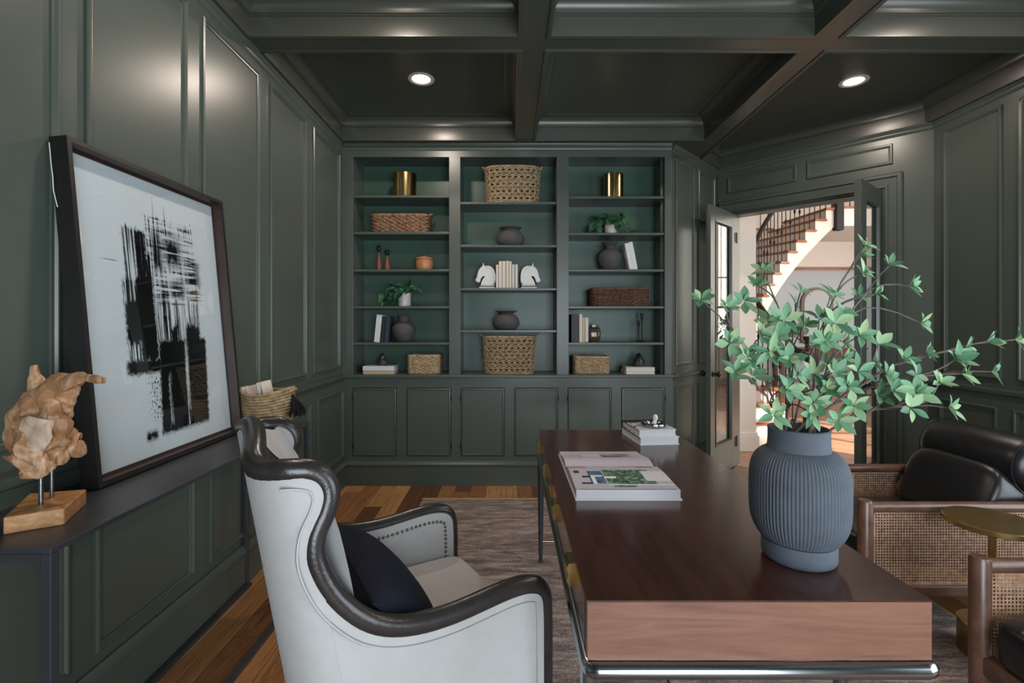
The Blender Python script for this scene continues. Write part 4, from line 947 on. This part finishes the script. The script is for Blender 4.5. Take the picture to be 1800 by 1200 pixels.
# ------------------------------------------------------------------ wingback chair
ang = math.atan2(.515, .858)
wc = thing('wingback_chair', 'pale linen wingback armchair trimmed in dark leather facing the desk', 'chair', (-.0625, 1.64, 0), ang)
HW_ = .335
SP = [(-.003, .24), (-.003, .45), (-.004, .57), (-.012, .622), (-.045, .648), (-.119, .655), (-.284, .640), (-.40, .648), (-.49, .684), (-.562, .757), (-.602, .84), (-.604, .90), (-.580, .955), (-.574, .995), (-.592, 1.030), (-.632, 1.048), (-.70, 1.056)]
sp2 = [(p.x, p.y) for p in spline([V((a, b, 0)) for a, b in SP], 5)]
def rear(z): return -(.585+.16*max(0, min(1, (z-.2)/.9))**.9) if z > .2 else -.585
def vtop(z): return HW_-.03*max(0, (z-.66)/.44)            # sides draw in slightly towards the crest
CW, CD = .115, .105                                          # rounded rear corners of the shell
sp3 = [p for p in sp2 if not (p[1] > 1.02 and p[0] < rear(p[1])+CD)]
rearline = [(rear(z)+CD, z) for z in (1.045, .98, .85, .7, .5, .3, .2)]
for s in (-1, 1):
    poly = sp3+rearline+[(-.003, .2)]
    m = MB(); m.prism(poly, lambda a, b, c: V((a, s*(vtop(b)-c), b)), .0, .048); part('side_panel', m, LINEN, wc)
def back_plan(a, z):                                         # outer shell in plan: side, round corner, back, round corner, side
    w_ = vtop(z); r0 = rear(z); n_ = a*2-1; s = 1 if n_ > 0 else -1; q = abs(n_)
    if q < .5: return V((r0+.03*max(0, (z-.7)/.4)*.4*(1-(q/.5)**2), s*q/.5*(w_-CW), z))
    th = (q-.5)/.5*PI/2; return V((r0+CD*(1-math.cos(th)), s*(w_-CW+CW*math.sin(th)), z))
def ztop(v): return 1.050+.045*max(0, 1-(abs(v)/.24)**2.0)
def front_plan(a, z):
    w_ = vtop(z)-.045; n_ = a*2-1; k_ = max(0, min(1, (z-.90)/.17)); return V((rear(z)+.10-.055*k_*k_+.02*math.sin(PI*min(1, max(0, (z-.45)/.6)))+.05*abs(n_)**4+.012*max(0, (z-.7)/.4)*(1-n_*n_), n_*w_, z))
NV, NZ = 33, 14
m = MB(); m.grid(lambda a, b: back_plan(a, .2+(ztop(back_plan(a, 1).y)-.012-.2)*b), NV, NZ); part('outer_back', m, LINEN, wc, 180)
m = MB(); m.grid(lambda a, b: front_plan(a, .40+(ztop(front_plan(a, 1).y)-.012-.40)*b), NV, NZ); part('inner_back', m, LINEN, wc, 180)
m = MB(); m.grid(lambda a, b: back_plan(a, ztop(back_plan(a, 1).y)-.024).lerp(front_plan(a, ztop(front_plan(a, 1).y)-.014), b), NV, 4); part('crest_band', m, TRIMLEATHER, wc, 180)
# dark leather trim running up the arms, round the wings and over the crest
side = [V((a, 1, b)) for a, b in sp3]
right = [V((p.x, -(vtop(p.z)-.022), p.z)) for p in side]; left = [V((p.x, (vtop(p.z)-.022), p.z)) for p in side]
crest = []
for q in range(1, 32):
    p = back_plan(q/32, 1.06); n_ = abs(q/16-1); th = max(0, n_-.5)/.5*PI/2; crest.append(V((p.x+.022*math.cos(th), p.y-math.copysign(.022*math.sin(th), p.y), ztop(p.y)-.002)))
path = right+crest+left[::-1]
part('leather_trim', MB().tube(path, .0262, 12, up=(0, -1, 0)), TRIMLEATHER, wc, 180)
m = MB()
for q in range(19):                                        # cap between trim, inner and outer back along the crest
    pass
# piping outside, nail heads inside
def offset(pts, d):
    out = []
    for i in range(len(pts)):
        a = V(pts[max(0, i-1)]); b = V(pts[min(len(pts)-1, i+1)]); t_ = (b-a).normalized(); n_ = V((-t_.y, t_.x)); out.append(V(pts[i])+n_*d)
    return out
off = offset(sp2, .036); offn = offset(sp2, .034)
for s in (-1, 1):
    m = MB(); m.tube([V((p.x, s*(vtop(p.y)+.001), p.y)) for p in off[2:-2]], .003, 6); part('piping', m, LINEN, wc, 60)
    m = MB(); acc = 0; last = None
    dense = []
    for i in range(len(offn)-1):
        for q in range(6): dense.append(offn[i].lerp(offn[i+1], q/6))
    for p in dense:
        if last is None or (p-last).length > .0145:
            m.lathe([(.0062, -.001), (.0058, .002), (.003, .0045), (.0003, .005)], 8, (0,0,0), cap=False)
            k = len(m.v)-32
            for j in range(k, len(m.v)):
                x, y, z = m.v[j]; m.v[j] = (p.x+x, s*(vtop(p.y)-.048)-s*z, p.y+y)
            last = p
    tag(part('nail_heads', m, GOLDNAIL, wc, 60), kind='stuff')
m = MB()
for q in range(2, 19):
    for f in (0, .5):
        a = -PI/2+PI*(q+f)/20.5; v_ = math.sin(a); c0 = V((front_plan((v_+1)/2, 1.07).x+.001, v_*(HW_-.10), ztop(v_*(HW_-.10))-.032))
        m.lathe([(.006, -.001), (.005, .003), (.0003, .005)], 8, (0,0,0), cap=False); k = len(m.v)-24
        for j in range(k, len(m.v)):
            x, y, z = m.v[j]; m.v[j] = (c0.x+z, c0.y+x, c0.z+y)
tag(part('nail_heads', m, GOLDNAIL, wc, 60), kind='stuff')
part('seat_rail', MB().box((-.60, -.30, .2), (-.012, .30, .355)), LINEN, wc, bevel=.01)
def cushion(mb, x0, x1, y0, y1, z0, z1, e=.24, crown=.02, n=14):
    def f(a, b):
        th = 2*PI*a; ph = PI*(b-.5)
        def pw(c, k): return math.copysign(abs(c)**k, c)
        r = pw(math.cos(ph), e); return V(((x0+x1)/2+(x1-x0)/2*r*pw(math.cos(th), e), (y0+y1)/2+(y1-y0)/2*r*pw(math.sin(th), e), (z0+z1)/2+(z1-z0)/2*pw(math.sin(ph), e*1.6)+crown*max(0, math.sin(ph))*math.cos(ph)*.0))
    return mb.grid(f, n*4, n+1, True)
part('seat_cushion', cushion(MB(), -.56, .015, -.288, .288, .352, .492, .16), LINEN, wc, 60)
for x in (-.05, -.54):
    for s in (-1, 1): part('leg', MB().lathe([(.0001, 0), (.016, 0), (.022, .1), (.028, .2), (.0001, .2)], 14, (x, s*.27, .012 if x > -.3 else .0), cap=False), WALNUT, wc, 40)
# velvet pillow leaning in the chair
pl = thing('throw_pillow', 'dark navy velvet lumbar pillow leaning in the wingback chair', 'pillow', (0, 0, 0))
PW, PH_, PT = .54, .30, .085
def pil_f(s):
    def f(a, b):
        u_, v_ = a*2-1, b*2-1; e = (1-abs(u_)**2.6)*(1-abs(v_)**2.6); px_ = u_*PW/2*(1-.06*(1-abs(v_)**2)*abs(u_)**6); pv = v_*PH_/2*(1-.07*(1-abs(u_)**2)*abs(v_)**6)
        return V((px_, s*PT*max(0, e)**.48, pv))
    return f
m = MB(); m.grid(pil_f(1), 25, 17); part('back_face', m, NAVY, pl, 180)
m = MB(); m.grid(pil_f(-1), 25, 17); part('front_face', m, NAVY, pl, 180)
edge = [pil_f(1)(q/24, 0) for q in range(25)]+[pil_f(1)(1, q/16) for q in range(1, 17)]+[pil_f(1)(1-q/24, 1) for q in range(1, 25)]+[pil_f(1)(0, 1-q/16) for q in range(1, 16)]
part('piping', MB().tube(edge, .004, 6, True), NAVY, pl, 60)
M = wc.matrix_basis.copy(); M = Matrix.Translation(wc.location) @ Matrix.Rotation(ang, 4, 'Z')
pl.matrix_basis = M @ Matrix.Translation((-.375, -.02, .595)) @ Matrix.Rotation(math.radians(90), 4, 'Z') @ Matrix.Rotation(math.radians(-40), 4, 'X')
# ------------------------------------------------------------------ console against the left wall
CZ, CXF, CY0, CY1 = .852, -1.05, 1.12, 2.58
cs = thing('console_table', 'slim black metal console table along the panelled left wall', 'table', (-1.22, 1.85, 0), world=True)
part('tabletop', MB().box((XL+.034, CY0, CZ-.014), (CXF, CY1, CZ)), BLACKMETAL, cs, bevel=.002)
for y in (CY0, CY1-.024):
    for x in (CXF-.024, XL+.036): part('leg', MB().box((x, y, 0), (x+.024, y+.024, CZ-.014)), BLACKMETAL, cs, bevel=.002)
    part('top_rail', MB().box((XL+.06, y, CZ-.034), (CXF-.024, y+.024, CZ-.014)), BLACKMETAL, cs)
for x in (CXF-.024, XL+.062): part('floor_rail', MB().box((x, CY0+.024, 0), (x+.024, CY1-.024, .018)), BLACKMETAL, cs)
# leaning framed ink painting
PY0, PY1 = 1.512, 2.335; PH0, PH1 = CZ, 1.945
xb, xt = -1.268, -1.368                                            # front face at foot and head
lean = math.atan2(xb-xt, PH1-PH0); Lh = (PH1-PH0)/math.cos(lean); Wp = PY1-PY0; DP = .055
pic = thing('framed_painting', 'large framed black-ink abstract painting leaning on the console', 'painting', (xb, PY0, CZ+DP*math.sin(lean)))
pic.matrix_basis = Matrix.Translation((xb, PY0, CZ+DP*math.sin(lean)+.0003)) @ Matrix.Rotation(-lean, 4, 'Y') @ Matrix(((0,0,1,0),(1,0,0,0),(0,1,0,0),(0,0,0,1)))
# local: x across the sheet, y up, z towards the room (front face at z=0)
FW = .016
rs = lambda i, z: [V((i, i, z)), V((Wp-i, i, z)), V((Wp-i, Lh-i, z)), V((i, Lh-i, z))]
m = MB(); m.rings([rs(0, -DP), rs(0, 0), rs(FW, 0), rs(FW+.002, -.042), rs(FW+.002, -DP), rs(0, -DP)], False); part('frame', m, BLACKFRAME, pic)
m = MB(); m.rings([rs(FW+.0005, -.002), rs(FW+.0025, -.040), rs(FW+.012, -.040)], False); part('inner_slip', m, FRAMEWOOD, pic)
me = MB().add([(0,0,0),(1,0,0),(1,1,0),(0,1,0)], [(0,1,2,3)]).mesh('sheet', PAINTING, None, False)
o = link('sheet', me, pic); o.location = (FW, FW, -.043); o.scale = (Wp-2*FW, Lh-2*FW, 1)
part('glazing', MB().box((FW+.001, FW+.001, -.041), (Wp-FW-.001, Lh-FW-.001, -.039)), GLASS, pic)
part('backing_board', MB().box((FW, FW, -.052), (Wp-FW, Lh-FW, -.046)), WALNUT, pic)
part('hanging_wire', MB().tube(spline([(-.004, Lh-.02, -.052), (-.006, Lh-.09, -.05), (-.009, Lh-.13, -.046), (-.006, Lh-.17, -.05), (-.002, Lh-.22, -.046)], 4), .0016, 5), PLASTER, pic)
# driftwood sculpture
sc = thing('driftwood_sculpture', 'driftwood sculpture on two metal rods in a raw wooden block', 'sculpture', (-1.19, 1.275, CZ), math.radians(-28))
slab = [(-.085, -.055), (.075, -.062), (.10, .035), (.03, .07), (-.095, .062), (-.10, .0)]
sc.rotation_euler = (0, 0, 0)
def q2(x, y, Y=1.275): p = px(x, y, Y); return p-sc.location
corners = [pz(5, 940, CZ), pz(113, 922, CZ), pz(152, 885, CZ), pz(52, 893, CZ)]
sl = [(c.x-sc.location.x, c.y-sc.location.y) for c in corners]; sl[3] = (sl[3][0], sl[3][1]); 
part('block', MB().prism(sl, zf, 0, .042), SLABWOOD, sc, bevel=.003)
for x, y in ((72, 875), (91, 862)):
    b = pz(x, y+12, CZ+.042)-sc.location; part('rod', MB().tube([(b.x, b.y, .036), (b.x, b.y, .20)], .0055, 10), STEEL, sc, 50)
from mathutils import noise as mnoise
DRIFTPALE = wood('pale_driftwood', [(.25, srgb(150, 116, 92)), (.5, srgb(196, 170, 150)), (.8, srgb(214, 194, 178))], .6, (6, 6, 3.4), 2.2, dist=2.5, bump=.5)
def chunk(pts, rad, flat_, seed, n=22, mat=None):
    R = random.Random(seed); pts = spline([q2(*p) for p in pts], 8); L = len(pts); m = MB(); ph = [R.uniform(0, 6) for _ in range(8)]
    rads = []
    for i in range(L):
        s = i/(L-1)*(len(rad)-1); k = min(int(s), len(rad)-2); rads.append(rad[k]+(rad[k+1]-rad[k])*(s-k))
    rings_ = []
    for i, p in enumerate(pts):
        t_ = (pts[min(i+1, L-1)]-pts[max(0, i-1)]).normalized(); a = V((0, 1, 0)); bb = (a-t_*a.dot(t_)).normalized(); cc = t_.cross(bb); ring = []
        for k in range(n):
            an = 2*PI*k/n; d = cc*math.cos(an)+bb*math.sin(an)*flat_; q = p+d*rads[i]
            f = 1+.25*math.sin(2*an+ph[0]+i*.2)+.14*math.sin(3*an+ph[1]-i*.3)+.55*mnoise.noise(q*26+V((seed, 0, 0)))+.35*abs(mnoise.noise(q*V((60, 60, 34))+V((seed, 5, 0))))
            ring.append(p+d*rads[i]*max(.3, f))
        rings_.append(ring)
    m.rings(rings_, True); m.add(rings_[0], [tuple(range(n))])
    return part('driftwood_piece', m, mat or DRIFT, sc, 28)
chunk([(82, 690, 1.27), (80, 740, 1.265), (74, 780, 1.26), (70, 815, 1.26)], [.030, .052, .055, .04], .8, 1)
chunk([(60, 690, 1.30), (42, 745, 1.29), (38, 800, 1.28), (44, 812, 1.27)], [.018, .034, .03, .006], .6, 2)
chunk([(72, 715, 1.30), (66, 680, 1.30), (62, 660, 1.30), (59, 642, 1.30)], [.026, .016, .0135, .008], .8, 3)
chunk([(85, 725, 1.28), (100, 690, 1.27), (122, 672, 1.25), (150, 664, 1.22), (184, 668, 1.20)], [.04, .036, .026, .009, .005], .7, 4)
chunk([(90, 750, 1.29), (112, 775, 1.30), (135, 785, 1.31), (150, 780, 1.32)], [.03, .038, .026, .008], .7, 5)
chunk([(75, 780, 1.25), (60, 815, 1.24), (48, 830, 1.235), (36, 836, 1.23)], [.03, .034, .022, .008], .75, 6)
chunk([(100, 700, 1.29), (112, 735, 1.295), (118, 745, 1.30)], [.03, .022, .006], .8, 7)
chunk([(74, 735, 1.225), (66, 760, 1.22), (60, 790, 1.22)], [.026, .036, .018], .35, 8, mat=DRIFTPALE)
# rope basket with paperbacks, black tassel
bp_ = V((-1.205, 2.44, CZ))
rb = thing('rope_basket', 'small sea-grass basket with black tassel on the console end', 'basket', bp_)
m = MB(); rows_ = 13
for k in range(rows_):
    z = .009+.175*k/(rows_-1); r = .098+.022*math.sin(PI*.5*min(1, z/.14)); sag = lambda a: .012*math.cos(2*a)*(z/.18)
    m.tube([V(((r)*math.cos(2*PI*i/40), r*math.sin(2*PI*i/40), z+.0012*((i+k) % 2)+sag(2*PI*i/40))) for i in range(40)], .0088, 7, True)
part('coils', m, ROPE, rb, 60)
m = MB().lathe([(.0001, .004), (.093, .004), (.112, .16)], 30, cap=False); part('liner', m, ROPE, rb, 50)
for s in (-1, 1): part('handle', MB().tube([V((s*(.119+.018*math.sin(PI*i/8)), -.03*math.cos(PI*i/8), .178+.014*math.sin(PI*i/8))) for i in range(9)], .007, 6), ROPE, rb, 60)
m = MB(); R = random.Random(4)
for i in range(70):
    a, b = R.uniform(0, 2*PI), R.uniform(0, .045); c0 = V((.128, -.01, .165)); c1 = c0+V((.02+b*math.cos(a)*.7, b*math.sin(a)*.7, -.05-R.uniform(0, .03))); c2 = c1+V((b*math.cos(a)*.35, b*math.sin(a)*.3, -.03))
    m.tube([c0, c1, c2], .0035, 4)
part('tassel', m, plain('black_yarn', srgb(14, 14, 15), .95), rb)
m = Matrix
for dx_, dy_, h_, th_, ti, lb in ((-.045, -.055, .20, .024, -.22, 'leftmost cream paperback in the rope basket'), (.0, -.05, .195, .03, -.10, 'middle cream paperback in the rope basket'), (.038, -.055, .225, .022, -.25, 'tallest cream paperback in the rope basket')):
    book(lb, th_, h_, .10, CREAM, m.Translation((bp_.x+dx_, bp_.y+dy_, CZ+.012)) @ m.Rotation(ti, 4, 'Y'), True, 'paperbacks in the rope basket', 'paperback')
# ------------------------------------------------------------------ cane lounge chairs
def canemesh(L, Hh, pitch=.0125):
    nx, nz = int(L/pitch), int(Hh/pitch); px_, pz_ = L/nx, Hh/nz; m = MB()
    for i in range(nx):
        for j in range(nz):
            x, z = i*px_, j*pz_; r = .31; k = len(m.v)
            m.v += [(x, 0, z), (x+px_, 0, z), (x+px_, 0, z+pz_), (x, 0, z+pz_)]
            for a in range(8): m.v.append((x+px_*(.5+r*math.cos(PI/8+a*PI/4)), 0, z+pz_*(.5+r*math.sin(PI/8+a*PI/4))))
            o8 = lambda a: k+4+a % 8
            m.f += [(k, o8(5), o8(4)), (k, k+1, o8(6), o8(5)), (k+1, o8(7), o8(6)), (k+1, k+2, o8(0), o8(7)), (k+2, o8(1), o8(0)), (k+2, k+3, o8(2), o8(1)), (k+3, o8(3), o8(2)), (k+3, k, o8(4), o8(3))]
    return m.mesh('cane_panel', CANE, None, False)
LX0, LX1 = 1.605, 2.56
cane_me = canemesh(LX1-LX0-.06, .335)
def lounge(yn, yf, label, Zf=.0):
    t_ = thing('cane_armchair', label, 'armchair', (LX0, yn, Zf), world=True, group='cane and leather armchairs'); ZA = .575
    for y in (yn, yf):
        part('front_post', MB().lathe([(.0001, Zf), (.024, Zf), (.03, Zf+.06), (.031, ZA-.01), (.026, ZA), (.0001, ZA+.001)], 20, (LX0, y, 0), cap=False), WALNUT, t_, 50)
        part('rear_post', MB().lathe([(.0001, Zf), (.024, Zf), (.03, Zf+.06), (.031, ZA-.01), (.026, ZA), (.0001, ZA+.001)], 20, (LX1, y, 0), cap=False), WALNUT, t_, 50)
        part('arm_rail', MB().tube([(LX0+.01, y, ZA-.032), (LX1-.01, y, ZA-.032)], .024, 14), WALNUT, t_, 60)
        part('lower_rail', MB().box((LX0+.01, y-.02, .148), (LX1-.01, y+.02, .196)), WALNUT, t_, bevel=.006)
        for a, b, c, d in ((LX0+.024, LX0+.036, .196, ZA-.05), (LX1-.036, LX1-.024, .196, ZA-.05), (LX0+.03, LX1-.03, .192, .202), (LX0+.03, LX1-.03, ZA-.06, ZA-.05)): part('cane_frame', MB().box((a, y-.008, c), (b, y+.008, d)), CANE, t_)
        o = link('cane_panel', cane_me, t_); o.matrix_parent_inverse = Matrix.Identity(4); o.location = V((LX0+.03, y, .192))-t_.location
    part('front_rail', MB().box((LX0-.015, yn+.02, .19), (LX0+.03, yf-.02, .25)), WALNUT, t_, bevel=.006)
    part('back_rail', MB().box((LX1-.03, yn+.02, .19), (LX1+.01, yf-.02, .26)), WALNUT, t_, bevel=.006)
    part('seat_cushion', cushion(MB(), LX0-.02, LX1-.14, yn+.035, yf-.035, .24, .41, .2), LEATHER, t_, 60)
    m = MB(); cushion(m, -.095, .095, yn+.04, yf-.04, -.175, .175, .35)
    Mx = Matrix.Translation((LX1-.275, 0, .515)) @ Matrix.Rotation(.42, 4, 'Y'); m.v = [tuple(Mx @ V(p)) for p in m.v]; part('back_cushion', m, LEATHER, t_, 60)
    m = MB(); L_ = yf-yn-.02; pr = [(.0001, 0), (.06, .002), (.105, .012), (.128, .035), (.136, .07)]
    prof_ = pr+[(.137, L_/2)]+[(r, L_-z) for r, z in pr[::-1]]
    m.lathe(prof_, 36, (0,0,0), cap=False); Mx = Matrix.Translation((LX1-.115, yn+.01, .70)) @ Matrix.Rotation(-PI/2, 4, 'X'); m.v = [tuple(Mx @ V(p)) for p in m.v]
    bo = part('bolster', m, LEATHER, t_, 70)
    for y in (yn+.045, yf-.045): part('seam', MB().tube([V((LX1-.115+.1365*math.cos(2*PI*i/36), y, .70+.1365*math.sin(2*PI*i/36))) for i in range(36)], .003, 5, True), LEATHER, bo, 60)
    return t_
lounge(2.205, 2.80, 'black leather armchair with cane sides beyond the brass table', .012)
lounge(1.06, 1.668, 'black leather armchair with cane sides at the lower right corner', .012)
bt = thing('side_table', 'small round brass pedestal table between the two cane armchairs', 'table', (1.976, 2.0, .012), group=None)
part('tabletop', MB().lathe([(.0001, .531), (.154, .531), (.158, .534), (.158, .552), (.155, .555), (.0001, .555)], 56, cap=False), DULLBRASS, bt, 40)
part('stem', MB().tube([(0, 0, .1), (0, 0, .533)], .0135, 16), DULLBRASS, bt, 60)
part('drum_base', MB().lathe([(.0001, 0), (.108, 0), (.11, .003), (.11, .128), (.107, .131), (.0001, .131)], 48, cap=False), DULLBRASS, bt, 40)
